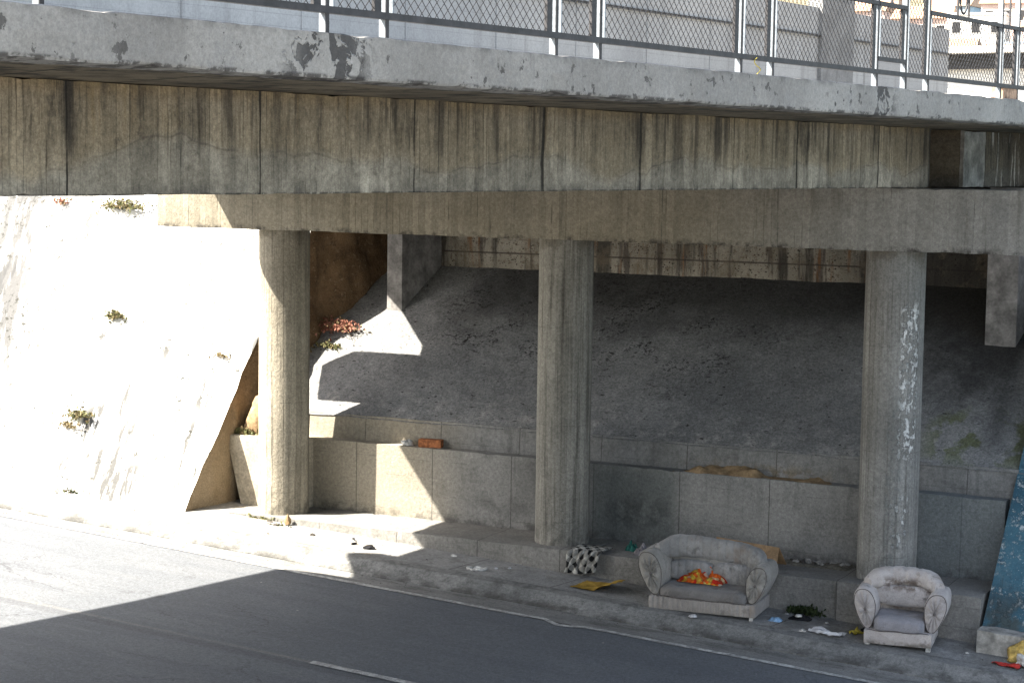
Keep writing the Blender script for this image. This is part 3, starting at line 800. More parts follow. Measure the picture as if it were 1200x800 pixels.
# ------------------------------------------------------------------ abutment
ab = empty('abutment', (0, 4, 3.3), 0, label='stained pale abutment wall at the top of the slope with two side pillars', cat='abutment')
ab_o = (0, -4, -3.3)
def abp(mb, name, m):
    o = mb.build(name, m, ab); o.location = ab_o; return o
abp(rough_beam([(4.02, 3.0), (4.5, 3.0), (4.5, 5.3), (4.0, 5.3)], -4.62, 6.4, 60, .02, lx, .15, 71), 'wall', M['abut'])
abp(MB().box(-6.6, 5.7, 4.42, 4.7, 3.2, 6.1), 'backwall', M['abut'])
pc = flat('pillar_concrete', (.25, .24, .23), .95, .15, .45, 4)
def pil(p, z0):
    mb = MB().prism(p, z0, 5.31)
    o = abp(mb, 'pillar', pc); return o
pil([(-4.79, 3.0), (-4.50, 3.0), (-4.29, 4.05), (-4.60, 4.05)], 2.2)
pil([(5.45, 2.95), (5.90, 2.95), (6.12, 4.05), (5.66, 4.05)], 2.2)

# ------------------------------------------------------------------ seats
def spow(v, e): return math.copysign(abs(v)**e, v)
def superq(cx, cy, cz, rx, ry, rz, e1=.35, e2=.35, nu=44, nv=26, disp=.012, seed=0, sag=0.):
    mb = MB()
    def f(u, v):
        a = -pi+2*pi*u; b = -pi/2+pi*v
        x = spow(cos(b), e1)*spow(cos(a), e2); y = spow(cos(b), e1)*spow(sin(a), e2); z = spow(sin(b), e1)
        p = Vector((cx+rx*x, cy+ry*y, cz+rz*z))
        d = disp*fbm(p.x+seed, p.y, p.z, 4.5)
        if sag and z > 0: p.z -= sag*(1-x*x)*(1-y*y)
        return p + Vector((x, y, z))*d
    return mb.grid(nu, nv, f)
def rounded_box(mb0, name, m, parent, bev): return mb0.build(name, m, parent, bevel=bev)
def roll(path, ra, rb, n=16, e=.7, disp=.01, seed=0, crease=None):
    """soft roll swept along a path; ra across (horizontal), rb vertical"""
    mb = MB(); P = [Vector(p) for p in path]; vs = []; L = len(P)
    for i, p in enumerate(P):
        d = (P[min(i+1, L-1)]-P[max(i-1, 0)]); d.z = 0; d.normalize()
        a = Vector((d.y, -d.x, 0)); t = i/(L-1)
        endf = min(1, .35+6*t, .35+6*(1-t)); endf = math.sqrt(max(0, endf))
        k = 1.
        if crease: k = 1-crease*max(math.exp(-((t-c)/.02)**2) for c in (.33, .5, .67))
        for j in range(n):
            q = 2*pi*j/n
            o = a*ra*spow(cos(q), e)*endf*k + Vector((0, 0, 1))*rb*spow(sin(q), e)*endf*k
            w = p+o
            vs.append(w + o.normalized()*disp*fbm(w.x+seed, w.y, w.z, 5))
    mb.add(vs, [(i*n+j, i*n+(j+1) % n, (i+1)*n+(j+1) % n, (i+1)*n+j) for i in range(L-1) for j in range(n)])
    return mb.add([], []) if False else (mb.add([vs[k] for k in range(n)], [tuple(range(n))]) .add([vs[(L-1)*n+k] for k in range(n)], [tuple(range(n))]))
def arm(parent, cx, side, yf, yb, mf, mp, a=.15, h=(.17, .72), lean=.28, tilt=0.):
    """padded arm: fat rounded top flaring outwards, narrow foot"""
    n = 40; z0, z1 = h; zc = (z0+z1)/2; hb = (z1-z0)/2
    def outl(k, s=1., dy=0.):
        t = 2*pi*k/n
        zz = zc+hb*spow(sin(t), .8)*s; f = (zz-z0)/(z1-z0)
        w = a*(.55+.45*min(1, f*1.7))
        x = cx+side*lean*(zz-z0)*.55 + w*spow(cos(t), .8)*s
        return x, zz
    mb = MB(); vs = []
    rings = [(yf-.0, .90), (yf+.012, .97), (yf+.035, 1.), ((yf+yb)/2, 1.), (yb-.06, 1.), (yb, .9)]
    for (y, s) in rings:
        for k in range(n):
            x, z = outl(k, s)
            d = .008*fbm(x*2, y, z, 5)
            vs.append((x+d, y+tilt*(z-z0), z+d))
    mb.add(vs, [(i*n+k, i*n+(k+1) % n, (i+1)*n+(k+1) % n, (i+1)*n+k) for i in range(len(rings)-1) for k in range(n)])
    mb.add(vs[:n], [tuple(range(n))]); mb.add(vs[-n:], [tuple(range(n))])
    A = mb.build('arm', mf, parent, smooth=True)
    # gathered front panel with a button in its middle
    mb = MB(); vs = []; rr = [1., .92, .7, .42, .2, .07]
    for i, s in enumerate(rr):
        for k in range(n):
            x, z = outl(k, .90*s)
            xc, zc2 = outl(0, 0.)
            pl = (.05*sin(k*2*pi/n*11)+.04*mn.noise(Vector((k*.7, i*1.3, cx*9))))*(s*(1-s))*4
            y = yf - .004 - .035*(1-(1-s)**1.2*0 - s**2)*(1 if s > .25 else .35) + pl*.35
            vs.append((x, y+tilt*(z-z0), z))
    mb.add(vs, [(i*n+k, i*n+(k+1) % n, (i+1)*n+(k+1) % n, (i+1)*n+k) for i in range(len(rr)-1) for k in range(n)])
    mb.add(vs[-n:], [tuple(range(n))])
    mb.build('front_panel', mf, A, smooth=True)
    xb, zb = outl(0, 0.)
    superq(xb, yf-.022+tilt*(zb-z0), zb, .02, .012, .02, 1, 1, 12, 8, 0).build('button', M['button'], A, smooth=True)
    P = [outl(k, .93) for k in range(n+1)]
    MB().tube([(x, yf-.004+tilt*(z-z0), z) for x, z in P], .0045, 6, False).build('piping', M['piping'], A, smooth=True)
    return A

def pleated_base(w, d, z0, z1, step, amp):
    mb = MB(); n = int(w/step)*10
    def f(u, v):
        x = -w/2+w*u; y = -amp*abs(sin(pi*x/step))**.6 + .0
        z = z0+(z1-z0)*v + .004*fbm(x, 3, 0, 3)
        bul = .012*sin(pi*v)
        return (x, y-bul, z)
    mb.grid(n, 6, f)
    b = MB(); b.box(-w/2, w/2, .0, d, z0, z1-.002)
    mb.add(b.v, b.f)
    return mb

# --- two-seat sofa
sf = empty('sofa', (2.78, -1.46, -.455), R(5), label='worn pale grey two-seat sofa with rounded arms on the pavement', cat='sofa')
pleated_base(1.56, .80, .02, .185, .078, .008).build('base', M['sofabase'], sf)
superq(0, .34, .245, .66, .36, .115, .55, .3, 60, 24, .022, 2, .045).build('seat_cushion', M['seatdark'], sf, smooth=True)
MB().tube([(-.66+1.32*i/20, -.028+.004*sin(i), .20+.008*sin(i*.9)) for i in range(21)], .005, 6).build('seat_piping', M['piping'], sf)
bk = empty('tmp')
path = []
for i in range(33):
    t = -1+2*i/32
    path.append((t*.80, .70-.24*abs(t)**5-.06*abs(t)**2, .70-.09*abs(t)**5+.11*(1-t)*.5))
mb = roll(path, .125, .155, 20, .75, .014, 3, .05)
bkrest = mb.build('backrest', M['sofaback'], sf, smooth=True)
superq(0, .74, .48, .74, .12, .36, .35, .3, 50, 20, .012, 9).build('back_frame', M['sofa'], bkrest, smooth=True)
for sx, w in ((-.335, .335), (.335, .335)):
    superq(sx, .60, .46, w, .11, .15, .5, .35, 36, 18, .020, sx).build('back_pillow', M['sofaback'], bkrest, smooth=True)
bpy.data.objects.remove(bk)
arm(sf, -.71, -1, .08, .74, M['sofa'], M['sofa'], .18, (.17, .78), .46, .04)
arm(sf, .70, 1, .08, .74, M['sofa'], M['sofa'], .155, (.17, .70), .36, .04)
for x in (-.72, .72): MB().box(x-.025, x+.025, .02, .07, -.03, .022).build('foot', M['plastic'] if x > 0 else M['dksteel'], sf)

sf.scale = (.95, 1, 1)
# --- armchair
ac = empty('armchair', (5.47, -1.42, -.576), R(8), label='dirty pinkish white armchair in front of the right column', cat='armchair')
pleated_base(.86, .80, .025, .195, .286, .004).build('base', M['chair'], ac)
superq(0, .35, .262, .33, .37, .12, .55, .32, 44, 24, .016, 12, .035).build('seat_cushion', M['chairseat'], ac, smooth=True)
MB().tube([(-.40+.80*i/20, -.022+.003*sin(i), .205+.008*cos(i*.7)) for i in range(21)], .005, 6).build('seat_piping', M['piping'], ac)
path = []
for i in range(29):
    t = -1+2*i/28
    path.append((t*.47, .66-.20*abs(t)**3, .80-.085*abs(t)**3))
bkrest = roll(path, .13, .125, 20, .8, .012, 23, .10).build('backrest', M['chair'], ac, smooth=True)
superq(0, .60, .555, .37, .13, .14, .55, .45, 40, 20, .016, 31).build('lumbar_pillow', M['chair'], bkrest, smooth=True)
superq(0, .74, .46, .44, .10, .38, .35, .3, 36, 18, .008, 33).build('back_frame', M['chair'], bkrest, smooth=True)
arm(ac, -.405, -1, .14, .72, M['chair'], M['chair'], .15, (.17, .71), .26, .03)
arm(ac, .405, 1, .14, .72, M['chair'], M['chair'], .15, (.17, .71), .26, .03)
for x in (-.39, .39): MB().box(x-.03, x+.03, .02, .08, -.03, .028).build('foot', M['plastic'], ac)

# ------------------------------------------------------------------ soft things and litter
def heap(w, d, h, seed, nu=34, nv=26, fold=7., flatn=.35, th=.012):
    """crumpled cloth: folded sheet with an underside"""
    mb = MB()
    def f(u, v):
        a, b = u*2-1, v*2-1
        r = (abs(a)**2.6+abs(b)**2.6)**(1/2.6)
        e = 1+.18*fbm(a*1.2+seed, b*1.2, 0, 1.)
        z = h*max(0., 1-r**2.2)**.6*(flatn+(1-flatn)*abs(mn.noise(Vector((a*fold*.35+seed, b*fold*.35, 2)))*1.6+.25))
        z += h*.22*mn.noise(Vector((a*fold+seed, b*fold, 5)))*(1-r*.5)
        return (a*w*e/2, b*d*e/2, max(.004, z+.008))
    mb.grid(nu, nv, f)
    n = len(mb.v); top = list(mb.v)
    mb.add([(x*.98, y*.98, 0.) for x, y, z in top], [])
    q = nu+1
    ring = [i for i in range(q)] + [j*q+nu for j in range(1, nv+1)] + [nv*q+i for i in range(nu-1, -1, -1)] + [j*q for j in range(nv-1, 0, -1)]
    mb.f += [(ring[k], ring[(k+1) % len(ring)], ring[(k+1) % len(ring)]+n, ring[k]+n) for k in range(len(ring))]
    return mb
def put(mb, name, m, loc, rz, label, cat, group=None, smooth=True, rx=0, ry=0):
    o = mb.build(name, m, None, smooth=smooth); o.location = loc; o.rotation_euler = (rx, ry, rz)
    return tag(o, label, cat, group)
def rock(sx, sy, sz, seed, sub=2, jag=.5):
    bm = bmesh.new(); bmesh.ops.create_icosphere(bm, subdivisions=sub, radius=1)
    mb = MB()
    for v in bm.verts:
        k = 1+jag*mn.noise(v.co*1.3+Vector((seed*3.1, seed, 0)))
        mb.v.append((v.co.x*sx*k, v.co.y*sy*k, max(-.35*sz, v.co.z*sz*k)+.35*sz))
    mb.f = [tuple(v.index for v in f.verts) for f in bm.faces]; bm.free(); return mb
def sheet(w, d, amp, seed, fold=None):
    mb = MB()
    def f(u, v):
        x = (u-.5)*w; y = (v-.5)*d
        z = amp*(.55+fbm(u*2+seed, v*2, 0, 1.1))
        if fold: z += fold*max(0, u-.62)**1.0*3*(1-max(0, u-.62)*1.3)
        return (x, y, max(.003, z))
    mb.grid(22, 16, f)
    n = len(mb.v); mb.add([(x, y, z-.006) for x, y, z in list(mb.v)], [f[::-1] for f in [tuple(i for i in q) for q in mb.f[:]]])
    return mb

put(heap(.62, .36, .19, 4, 50, 34, 6.), 'floral_cloth', M['floral'], (2.62, -.98, -.447+.335), R(0), 'crumpled red and orange floral cloth lying on the sofa seat', 'cloth')
# checked blanket hanging over the ledge edge
mb = MB()
def blank(u, v):
    a = u; w = .50
    x = .42+w*a -.10*max(0, v-.5) + .035*sin(a*23)*max(0, v-.3)+.03*mn.noise(Vector((a*5, v*3, 1)))
    top = .42
    d = v*.80
    fold = .045*sin(a*17+v*2)+.02*mn.noise(Vector((a*8, v*4, 3)))
    if d < top:
        y = -.22-.40*d/top; z = .035+.03*abs(mn.noise(Vector((a*6, v*8, 7))))
    else:
        y = -.635-abs(fold)*1.3-.04*(d-top); z = .03-(d-top)*.83*(1-.35*max(0, a-.55))
    return (x, y, z)
mb.grid(44, 44, blank)
o = mb.build('checked_blanket', M['plaid'], None, smooth=True, fix=True)
uvl = o.data.uv_layers.new(name='UVMap')
for lp in o.data.loops:
    i = lp.vertex_index; uvl.data[lp.index].uv = ((i % 45)/44, (i//45)/44)
sm = o.modifiers.new('thickness', 'SOLIDIFY'); sm.thickness = .008; sm.offset = 1
tag(o, 'black and white checked blanket draped over the ledge beside the middle column', 'blanket')
put(sheet(.62, .50, .018, 3, .16), 'yellow_mat', M['foam'], (1.07, -1.06, -.35), R(-4), 'dirty yellow foam mat on the pavement beside the sofa', 'mat')
put(heap(.34, .24, .13, 21), 'rag_heap', M['rag'], (1.42, -.18, .0), R(20), 'heap of grey and white rags on the ledge behind the sofa', 'rags')
put(heap(.18, .16, .13, 27), 'rag_heap', M['teal'], (1.16, -.05, .0), 0, 'small dark teal rag on the ledge beside the grey rags', 'rag')
# folded cardboard standing like a tent on the ledge
mb = MB(); t = .008
def panel(mb, a, b, c, d, nrm):
    nrm = Vector(nrm).normalized()*t
    q = [Vector(p) for p in (a, b, c, d)]
    mb.add(q+[p+nrm for p in q], [(0, 1, 2, 3), (7, 6, 5, 4), (0, 4, 5, 1), (1, 5, 6, 2), (2, 6, 7, 3), (3, 7, 4, 0)])
panel(mb, (-.50, -.02, .34), (.42, -.02, .275), (.44, -.20, .0), (-.42, -.2, .0), (0, -1, .6))
panel(mb, (-.50, -.018, .34), (.42, -.018, .275), (.46, .22, .0), (-.40, .22, .0), (0, 1, .8))
cb = empty('cardboard_sheet', (2.98, -.10, .004), R(2), label='folded brown cardboard propped like a tent behind the sofa', cat='cardboard')
mb.build('panel', M['card'], cb)
# rubble along the ledge
for i in range(15):
    x = 3.42+i*.058+random.uniform(-.02, .02); s = random.uniform(.022, .045)
    put(rock(s*1.2, s, s, i+3), 'rubble_lump', M['stone'] if i % 3 else M['dkstone'], (x, .40+random.uniform(-.06, .08), .004), random.random()*6,
        'small broken lump in the row of pale rubble on the ledge', 'rubble', 'rubble lumps in a row on the ledge', False)
# brick and bag on the terrace
bkx = empty('brick', (-2.62, .70, 1.118), R(9), label='orange red clay brick lying on top of the lower wall', cat='brick')
mb = rough_beam([(-.07, 0), (.07, 0), (.07, .125), (-.07, .125)], -.185, .185, 10, .006, lx, .05, 2)
mb.build('body', M['brick'], bkx)
put(rock(.09, .07, .07, 9, 3, .7), 'crumpled_bag', M['plastic'], (-3.03, .66, 1.116), .4, 'crumpled white plastic bag on the lower wall beside the brick', 'bag')
# litter on the pavement
put(sheet(.50, .22, .05, 11), 'paper_sheet', M['paper'], (4.50, -1.33, -.536), R(-12), 'white paper sheet lying on the pavement left of the armchair', 'paper')
put(heap(.30, .16, .07, 33), 'black_cloth', M['blackcloth'], (3.98, -.86, -.505), R(10), 'crumpled black cloth on the pavement between the sofa and the armchair', 'cloth')
put(rock(.05, .03, .03, 41), 'crushed_cup', M['plastic'], (3.98, -.95, -.45), 0, 'crushed white cup on the black cloth', 'cup')
put(sheet(.16, .13, .05, 43), 'yellow_wrapper', M['yellowwrap'], (4.82, -1.08, -.545), 1., 'yellow wrapper on the pavement beside the armchair', 'wrapper')
put(rock(.10, .08, .07, 45, 3, .8), 'dark_bag', M['blackcloth'], (4.95, -.92, -.55), 0, 'small dark bag tucked against the left side of the armchair', 'bag')
put(heap(.17, .14, .06, 47), 'blue_bag', M['blueplastic'], (3.72, -1.12, -.50), 0, 'pale blue plastic bag on the pavement by the right end of the sofa', 'bag')
MBr = MB().tube([(.13*cos(t*pi/10)+.02*sin(t*2), .07*sin(t*pi/10), .02+.012*sin(t*1.7)) for t in range(21)], .02, 8, False)
put(MBr, 'plastic_ring', M['plastic'], (-.78, -1.22, -.285), .2, 'white plastic ring lying on the pavement left of the middle column', 'litter')
lit = [((-1.42, -.74, -.235), .05, M['plastic'], 'small white scrap on the pavement nearest the sunlit patch edge', 'crushed_carton'),
       ((-.58, -1.0, -.285), .035, M['paper'], 'small paper scrap right of the white plastic ring', 'paper_scrap'),
       ((-.42, -.88, -.285), .03, M['paper'], 'tiny pale scrap nearest the foot of the middle column plinth', 'paper_scrap'),
       ((4.2, -1.42, -.525), .05, M['plastic'], 'white scrap at the kerb left of the paper sheet', 'crushed_carton'),
       ((3.75, -.75, -.485), .03, M['plastic'], 'tiny white scrap behind the blue bag', 'paper_scrap'),
       ((4.35, -.85, -.515), .035, M['plastic'], 'small white scrap behind the paper sheet', 'paper_scrap'),
       ((6.3, -1.1, -.62), .03, M['plastic'], 'tiny white scrap right of the armchair', 'paper_scrap'),
       ((2.75, -1.68, -.45), .06, M['paper'], 'flat white scrap under the front of the sofa', 'paper_scrap')]
for i, (p, s, m, lb, nm) in enumerate(lit):
    put(rock(s, s*.7, s*.45, 60+i, 2, .7), nm, m, p, i, lb, 'litter', None, False)
dk = [((-2.62, -1.15, -.168), .10, 'dark crushed shoe on the sunlit pavement'), ((-2.95, -1.05, -.155), .06, 'thin dark scrap left of the crushed shoe'), ((-3.08, -.85, -.13), .045, 'dark twist of litter behind the crushed shoe')]
for i, (p, s, lb) in enumerate(dk):
    put(rock(s, s*.5, s*.35, 80+i, 2, .7), 'crushed_shoe' if i == 0 else 'dark_litter', M['blackcloth'], p, .3+i, lb, 'litter', None, False)
put(rock(.055, .045, .11, 90, 2, .4), 'brick_piece', M['soil'], (-4.42, -.62, -.07), .3, 'small upright piece of brick on the ground before the sunlit column', 'brick piece', None, False)
for i, (x, y) in enumerate(((-4.75, -.62), (-4.55, -.75), (-3.75, -.95))):
    put(rock(.06, .045, .03, 95+i, 2, .6), 'flat_stone', M['dkstone'], (x, y, -.09-.05*(x+4.6)), i, ('flat dark stone at the foot of the sunlit column', 'small dark stone just before the brick piece', 'small dark stone on the sunlit pavement near the brick piece')[i], 'stone', None, False)
# fine chips and dust swept to the kerb, the ledge and the slope
mb = MB(); rnd = random.Random(5)
def chip(p, r):
    a = [Vector((rnd.gauss(0, 1), rnd.gauss(0, 1), abs(rnd.gauss(0, .6))+.1)).normalized()*r*rnd.uniform(.6, 1.3) for _ in range(4)]
    mb.add([Vector(p)+q for q in a], [(0, 1, 2), (0, 2, 3), (0, 3, 1), (1, 3, 2)])
for i in range(900):
    x = rnd.uniform(-9, 8.5); q = rnd.random()
    if q < .4: y = -2.05-abs(rnd.gauss(0, .22)); z = -.468+gz(x)
    elif q < .75: y = rnd.uniform(-1.4, -.62); z = -.312+gz(x)+.02*(y+1.46)
    elif q < .9: y = rnd.uniform(.3, .54); z = .008
    else: y = rnd.uniform(1.0, 3.4); x = rnd.uniform(-4, 5.5); z = 1.50+.716*(y-.85)
    chip((x, y, z), rnd.uniform(.006, .02))
tag(mb.build('chippings', M['dkstone']), 'small dark chips and grit strewn along the kerb, pavement and ledge', 'grit', kind='stuff')
# litter at the right edge
put(rock(.17, .13, .17, 101, 3, .7), 'yellow_bag', M['ywbag'], (6.98, -1.02, -.64), 0, 'crumpled yellow plastic bag below the blue wall', 'bag')
put(rock(.12, .10, .10, 103, 3, .8), 'white_bag', M['plastic'], (7.08, -1.22, -.645), .4, 'crumpled white bag leaning on the yellow bag', 'bag')
put(sheet(.36, .12, .035, 105), 'red_plastic', M['redplastic'], (6.86, -1.34, -.65), -.2, 'flat piece of red plastic on the pavement below the bags', 'litter')
# brick left on the deck edge, and a strip of tape
e = Vector((GX, 0, 0)); gx, gy = sin(PHI), cos(PHI)
def brp(n, s, z): return (GX+n*cos(PHI)+s*sin(PHI), -n*sin(PHI)+s*cos(PHI), z)
put(rough_beam([(-.07, 0), (.07, 0), (.07, .13), (-.07, .13)], -.2, .2, 6, .006, lx, .06, 8), 'loose_brick', M['tile'], brp(OV-.14, -2.72, 6.385), R(80), 'orange clay block standing on the bridge edge below the railing', 'brick', None, False)
mb = MB().grid(3, 12, lambda u, v: (.03*(u-.5)+.05*v, .03*sin(v*6), .14*v+.005*sin(v*9)))
o = put(mb, 'yellow_tape', M['yellowwrap'], brp(OV-.05, -9.15, 6.386), R(-60), 'short strip of yellow tape hanging under the railing', 'tape')
sm = o.modifiers.new('thickness', 'SOLIDIFY'); sm.thickness = .004

# ------------------------------------------------------------------ plants
def plant(loc, h, spread, nb, leafm, seed, label, leafs=0, leafw=.012, dry=.3, nrm=(0, -.8, .6), flatl=False):
    rnd = random.Random(seed)
    root = empty('weed_tuft', loc, 0, label=label, cat='plant')
    N = Vector(nrm).normalized()
    A, Bm = MB(), MB()
    for i in range(nb):
        d = Vector((rnd.gauss(0, 1), rnd.gauss(0, .6), rnd.gauss(0, .6)))
        d = (N*rnd.uniform(.5, 1.1) + d*.55 + Vector((0, 0, .45))).normalized()
        p0 = Vector((rnd.gauss(0, spread*.25), 0, 0)); p0.z = p0.y = 0
        L = h*rnd.uniform(.5, 1.15); w = leafw*rnd.uniform(.6, 1.3)
        side = d.cross(Vector((rnd.random()-.5, rnd.random()-.5, 1))).normalized()
        pts = []
        for k in range(5):
            t = k/4; p = p0 + d*L*t + Vector((0, 0, -.45*L*t*t)); pts.append((p-side*w*(1-t*.9), p+side*w*(1-t*.9)))
        mb = Bm if (dry > 0 and rnd.random() < dry) else A
        mb.add([q for pr in pts for q in pr], [(2*k, 2*k+1, 2*k+3, 2*k+2) for k in range(4)])
        for q in range(leafs):
            t = rnd.uniform(.3, 1); p = p0+d*L*t+Vector((0, 0, -.45*L*t*t))
            a = Vector((rnd.gauss(0, 1), rnd.gauss(0, 1), rnd.gauss(0, 1))).normalized(); b = a.cross(Vector((rnd.gauss(0, 1), 1, 0))).normalized()
            s = .03*rnd.uniform(.6, 1.4)
            (A if rnd.random() > dry else Bm).add([p, p+a*s+b*s*.5, p+a*2*s, p+a*s-b*s*.5], [(0, 1, 2, 3)])
    A.build('leaves', leafm, root, fix=False)
    if Bm.v: Bm.build('dry_stems', M['dry'], root, fix=False)
    return root
def wz(x, y): return SL*(y+.9)-.196*(x+6.2)
def wp(x, y): return (x, y-.02, wz(x, y)-.01)
plant(wp(-9.5, 1.93), .40, 1.0, 170, M['grass'], 1, 'wide weed clump on the white slope, topmost, under the girder edge', 2, .008)
plant(wp(-8.79, .75), .26, .3, 100, M['grass'], 2, 'round green tuft midway up the white slope', 2, .008)
plant(wp(-6.55, .68), .20, .3, 45, M['dry'], 3, 'small dry tuft on the white slope nearest the brown cut face', 1, .006, .5)
plant(wp(-8.65, -.34), .30, .5, 120, M['grass'], 4, 'straggling tuft low on the white slope, leftmost of the weeds', 2, .008)
plant(wp(-8.78, -.47), .22, .4, 60, M['dry'], 5, 'dead stems hanging just below the lowest tuft of the white slope', 1, .006, .6)
plant((-8.34, -1.09, .14), .11, .4, 40, M['green'], 6, 'tiny dark weed at the foot of the white slope', 1, .01, .2, (0, -.3, 1))
plant(wp(-10.78, 1.80), .2, .3, 36, M['redleaf'], 7, 'small reddish weed near the top of the white slope', 2, .006, .3)
plant((-5.90, .30, 1.1), .20, .35, 150, M['grass'], 8, 'green grass on top of the tapered block by the sunlit column', 2, .009, .25, (0, -.2, 1))
plant((-5.45, 2.52, 2.66), .42, .75, 190, M['redleaf'], 9, 'reddish shrub hanging below the brown cut face', 4, .006, .2, (.1, -.5, .5))
plant((-5.42, 2.15, 2.40), .2, .5, 60, M['grass'], 10, 'pale green weed under the reddish shrub', 3, .006, .3, (.1, -.5, .6))
plant((-4.55, -.72, -.1), .07, .5, 50, M['grass'], 12, 'yellow green weeds at the foot of the sunlit column', 1, .008, 0, (0, -.1, 1))
plant((-4.98, -.55, -.07), .09, .5, 60, M['grass'], 13, 'low weeds left of the foot of the sunlit column', 1, .008, 0, (0, -.1, 1))
plant((-6.05, 3.2, 4.35), .2, .25, 20, M['dry'], 14, 'thin dry stalks hanging from the top of the brown cut face', 0, .004, .8, (1, -.3, -.3))
plant((3.95, -.62, -.49), .20, .4, 70, M['green'], 15, 'dark leafy bundle against the ledge behind the black cloth', 4, .01, -1, (0, -.3, 1))
put(rock(.30, .24, .46, 111, 3, .5), 'soil_mound', M['soil'], (-5.62, .52, 1.1), .3, 'pale mound of dry soil on the tapered block beside the grass', 'soil')

# ------------------------------------------------------------------ beyond the bridge
def house(loc, w, d, h, wall, rz=0, label='', roof=None, name='hillside_house', grp='houses on the far hillside', nwin=3):
    r = empty(name, loc, rz, label=label, cat='house', group=grp)
    MB().box(-w/2, w/2, -d/2, d/2, -6, h).build('wall', wall, r)
    if roof:
        mb = MB(); ov = .3
        mb.add([(-w/2-ov, -d/2-ov, h+.01), (w/2+ov, -d/2-ov, h+.01), (w/2+ov, d/2+ov, h+.01), (-w/2-ov, d/2+ov, h+.01), (-w/2, 0, h+d*.28), (w/2, 0, h+d*.28)],
               [(0, 1, 5, 4), (2, 3, 4, 5), (0, 4, 3), (1, 2, 5), (0, 3, 2, 1)]); mb.build('roof', roof, r)
    else: MB().box(-w/2-.1, w/2+.1, -d/2-.1, d/2+.1, h+.003, h+.25).build('parapet', wall, r)
    for k in range(nwin):
        x = -w/2+(k+.5)*w/nwin
        f = MB().box(x-.55, x+.55, -d/2-.05, -d/2-.004, h-2.1, h-.7).build('window', M['plaster'], r)
        MB().box(x-.45, x+.45, -d/2-.07, -d/2-.054, h-2.0, h-.8).build('pane', M['dark'], f)
    return r
# hillside
def hill(u, v):
    x = -160+u*330; y = 130+v*300
    return (x, y, 5+v*52+6*fbm(x, y, 0, .015)*v)
tag(MB().grid(50, 30, hill).build('hillside', flat('dry_hillside', (.22, .19, .12), 1., .1, .4, .15), smooth=True), kind='structure')
wc = [flat('ochre_plaster', (.62, .52, .36), .9, .2, .2, .5), flat('pink_plaster', (.62, .48, .43), .9, .2, .2, .5), M['plaster'], flat('brick_wall', (.45, .33, .26), .9, .2, .3, 1.), flat('blue_plaster', (.33, .42, .50), .9, .2, .2, .5)]
nm = ['ochre', 'pink', 'white', 'bare brick', 'pale blue']
k = 0
for row in range(5):
    for c in range(9):
        x = -52+c*8.0+random.uniform(-2, 2)+row*-2; y = 165+row*16+random.uniform(-2, 2)
        q = random.randrange(5)
        house((x, y, 5.5+(y-130)/300*52), random.uniform(5.0, 7.), 6, random.uniform(3, 5.5), wc[q], R(random.uniform(-12, 12)),
              'small %s house with a %s roof among the houses on the far hillside' % (nm[q], 'tiled' if (k % 2) else 'flat'), M['tile'] if k % 2 else None)
        k += 1
# white building with a ramp just beyond the bridge end
wb = empty('white_building', (-3.4, 40, 6.9), R(-8), label='white building with a sloping stair wall and dark opening beyond the bridge end', cat='building')
MB().box(-4, 6, .6, 8, -.5, 2.0).build('wall', M['plaster'], wb)
MB().box(-4.3, 6.2, -.4, 8.2, 2.5, 2.72).build('roof_slab', M['plaster'], wb)
MB().box(-3.9, 2.4, .3, .598, 2.0, 2.5).build('opening', M['dark'], wb)
mb = MB(); mb.add([(-4, -.2, 1.8), (-4, .1, 1.8), (2.2, -.2, .7), (2.2, .1, .7), (-4, -.2, -.5), (-4, .1, -.5), (2.2, -.2, -.5), (2.2, .1, -.5)],
    [(0, 2, 6, 4), (1, 5, 7, 3), (0, 1, 3, 2), (4, 6, 7, 5), (0, 4, 5, 1), (2, 3, 7, 6)])
mb.build('stair_wall', M['plaster'], wb)
MB().box(2.3, 2.6, -.3, .2, -.5, 2.5).build('post', M['plaster'], wb)
# street pole and cable
pp = empty('utility_pole', brp(6.5, 15, 6.2), 0, label='dark utility pole with a reddish box beyond the railing at the right edge', cat='pole')
MB().tube([(0, 0, -.3), (0, 0, 8)], [.14, .10], 12).build('shaft', M['dksteel'], pp, smooth=True)
MB().box(-.3, .3, -.45, -.15, 2.1, 3.2).build('box', M['tile'], pp, bevel=.02)

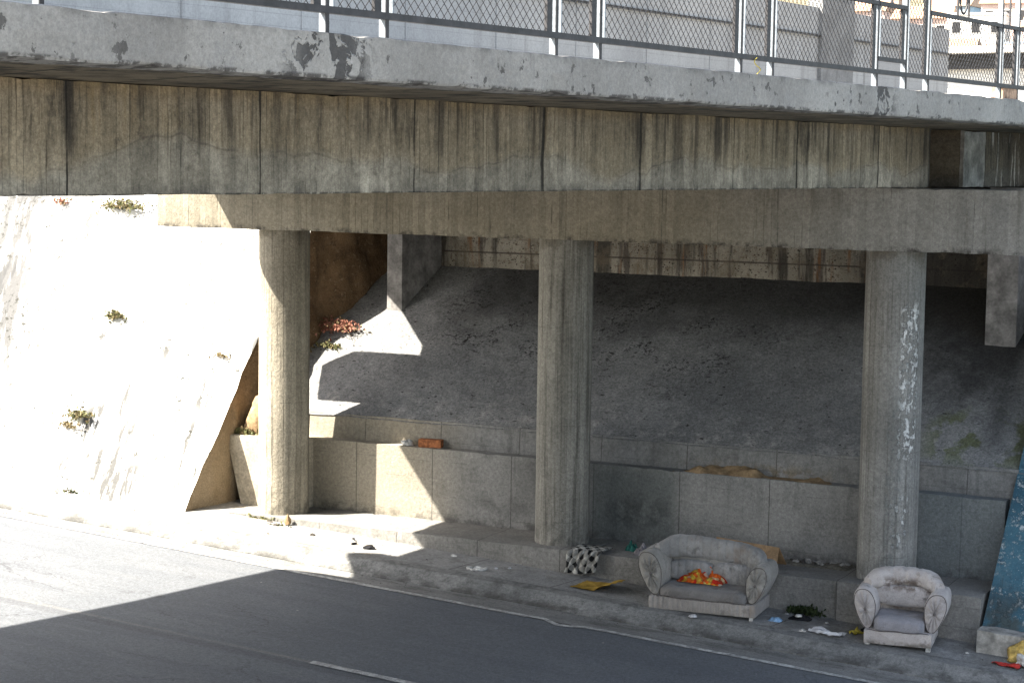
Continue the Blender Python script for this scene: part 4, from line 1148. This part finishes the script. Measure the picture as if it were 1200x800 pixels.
# ------------------------------------------------------------------ sky, sun, camera
w = bpy.data.worlds.new('World'); S.world = w; w.use_nodes = True
nt = w.node_tree; nt.nodes.clear()
sky = nt.nodes.new('ShaderNodeTexSky'); sky.sky_type = 'NISHITA'; sky.sun_disc = False
SD = Vector((-1.3, -1, 1.8)).normalized()
sky.sun_elevation = math.asin(SD.z); sky.sun_rotation = math.atan2(SD.x, SD.y) % (2*pi)
sky.dust_density = 2.5; sky.air_density = 1.2
bg = nt.nodes.new('ShaderNodeBackground'); bg.inputs[1].default_value = .085
ou = nt.nodes.new('ShaderNodeOutputWorld')
hs = nt.nodes.new('ShaderNodeHueSaturation'); hs.inputs['Saturation'].default_value = .72
nt.links.new(sky.outputs[0], hs.inputs['Color']); nt.links.new(hs.outputs[0], bg.inputs[0]); nt.links.new(bg.outputs[0], ou.inputs[0])
L = bpy.data.lights.new('sun', 'SUN'); L.energy = 5.0; L.angle = R(.5); L.color = (1, .93, .82)
so = bpy.data.objects.new('sun', L); link(so); so.rotation_euler = (-SD).to_track_quat('-Z', 'Y').to_euler(); so.location = SD*60
cam = bpy.data.cameras.new('camera'); co = bpy.data.objects.new('camera', cam); link(co)
yaw, pitch, roll_ = -.46639, .09350, .01411
f = Vector((sin(yaw)*cos(pitch), cos(yaw)*cos(pitch), -sin(pitch))); r = Vector((cos(yaw), -sin(yaw), 0)); u = r.cross(f)
r2 = r*cos(roll_)+u*sin(roll_); u2 = u*cos(roll_)-r*sin(roll_)
co.matrix_world = Matrix(((r2.x, u2.x, -f.x, 11.9858), (r2.y, u2.y, -f.y, -25.5384), (r2.z, u2.z, -f.z, 5.6095), (0, 0, 0, 1)))
cam.sensor_width = 36; cam.lens = 36*2264.5/1200; cam.clip_end = 2000; cam.clip_start = .1
S.camera = co
S.view_settings.view_transform = 'Standard'; S.view_settings.look = 'None'; S.view_settings.gamma = 1
S.view_settings.use_curve_mapping = False; S.view_settings.exposure = 2.55
S.cycles.max_bounces = 8; S.cycles.diffuse_bounces = 6
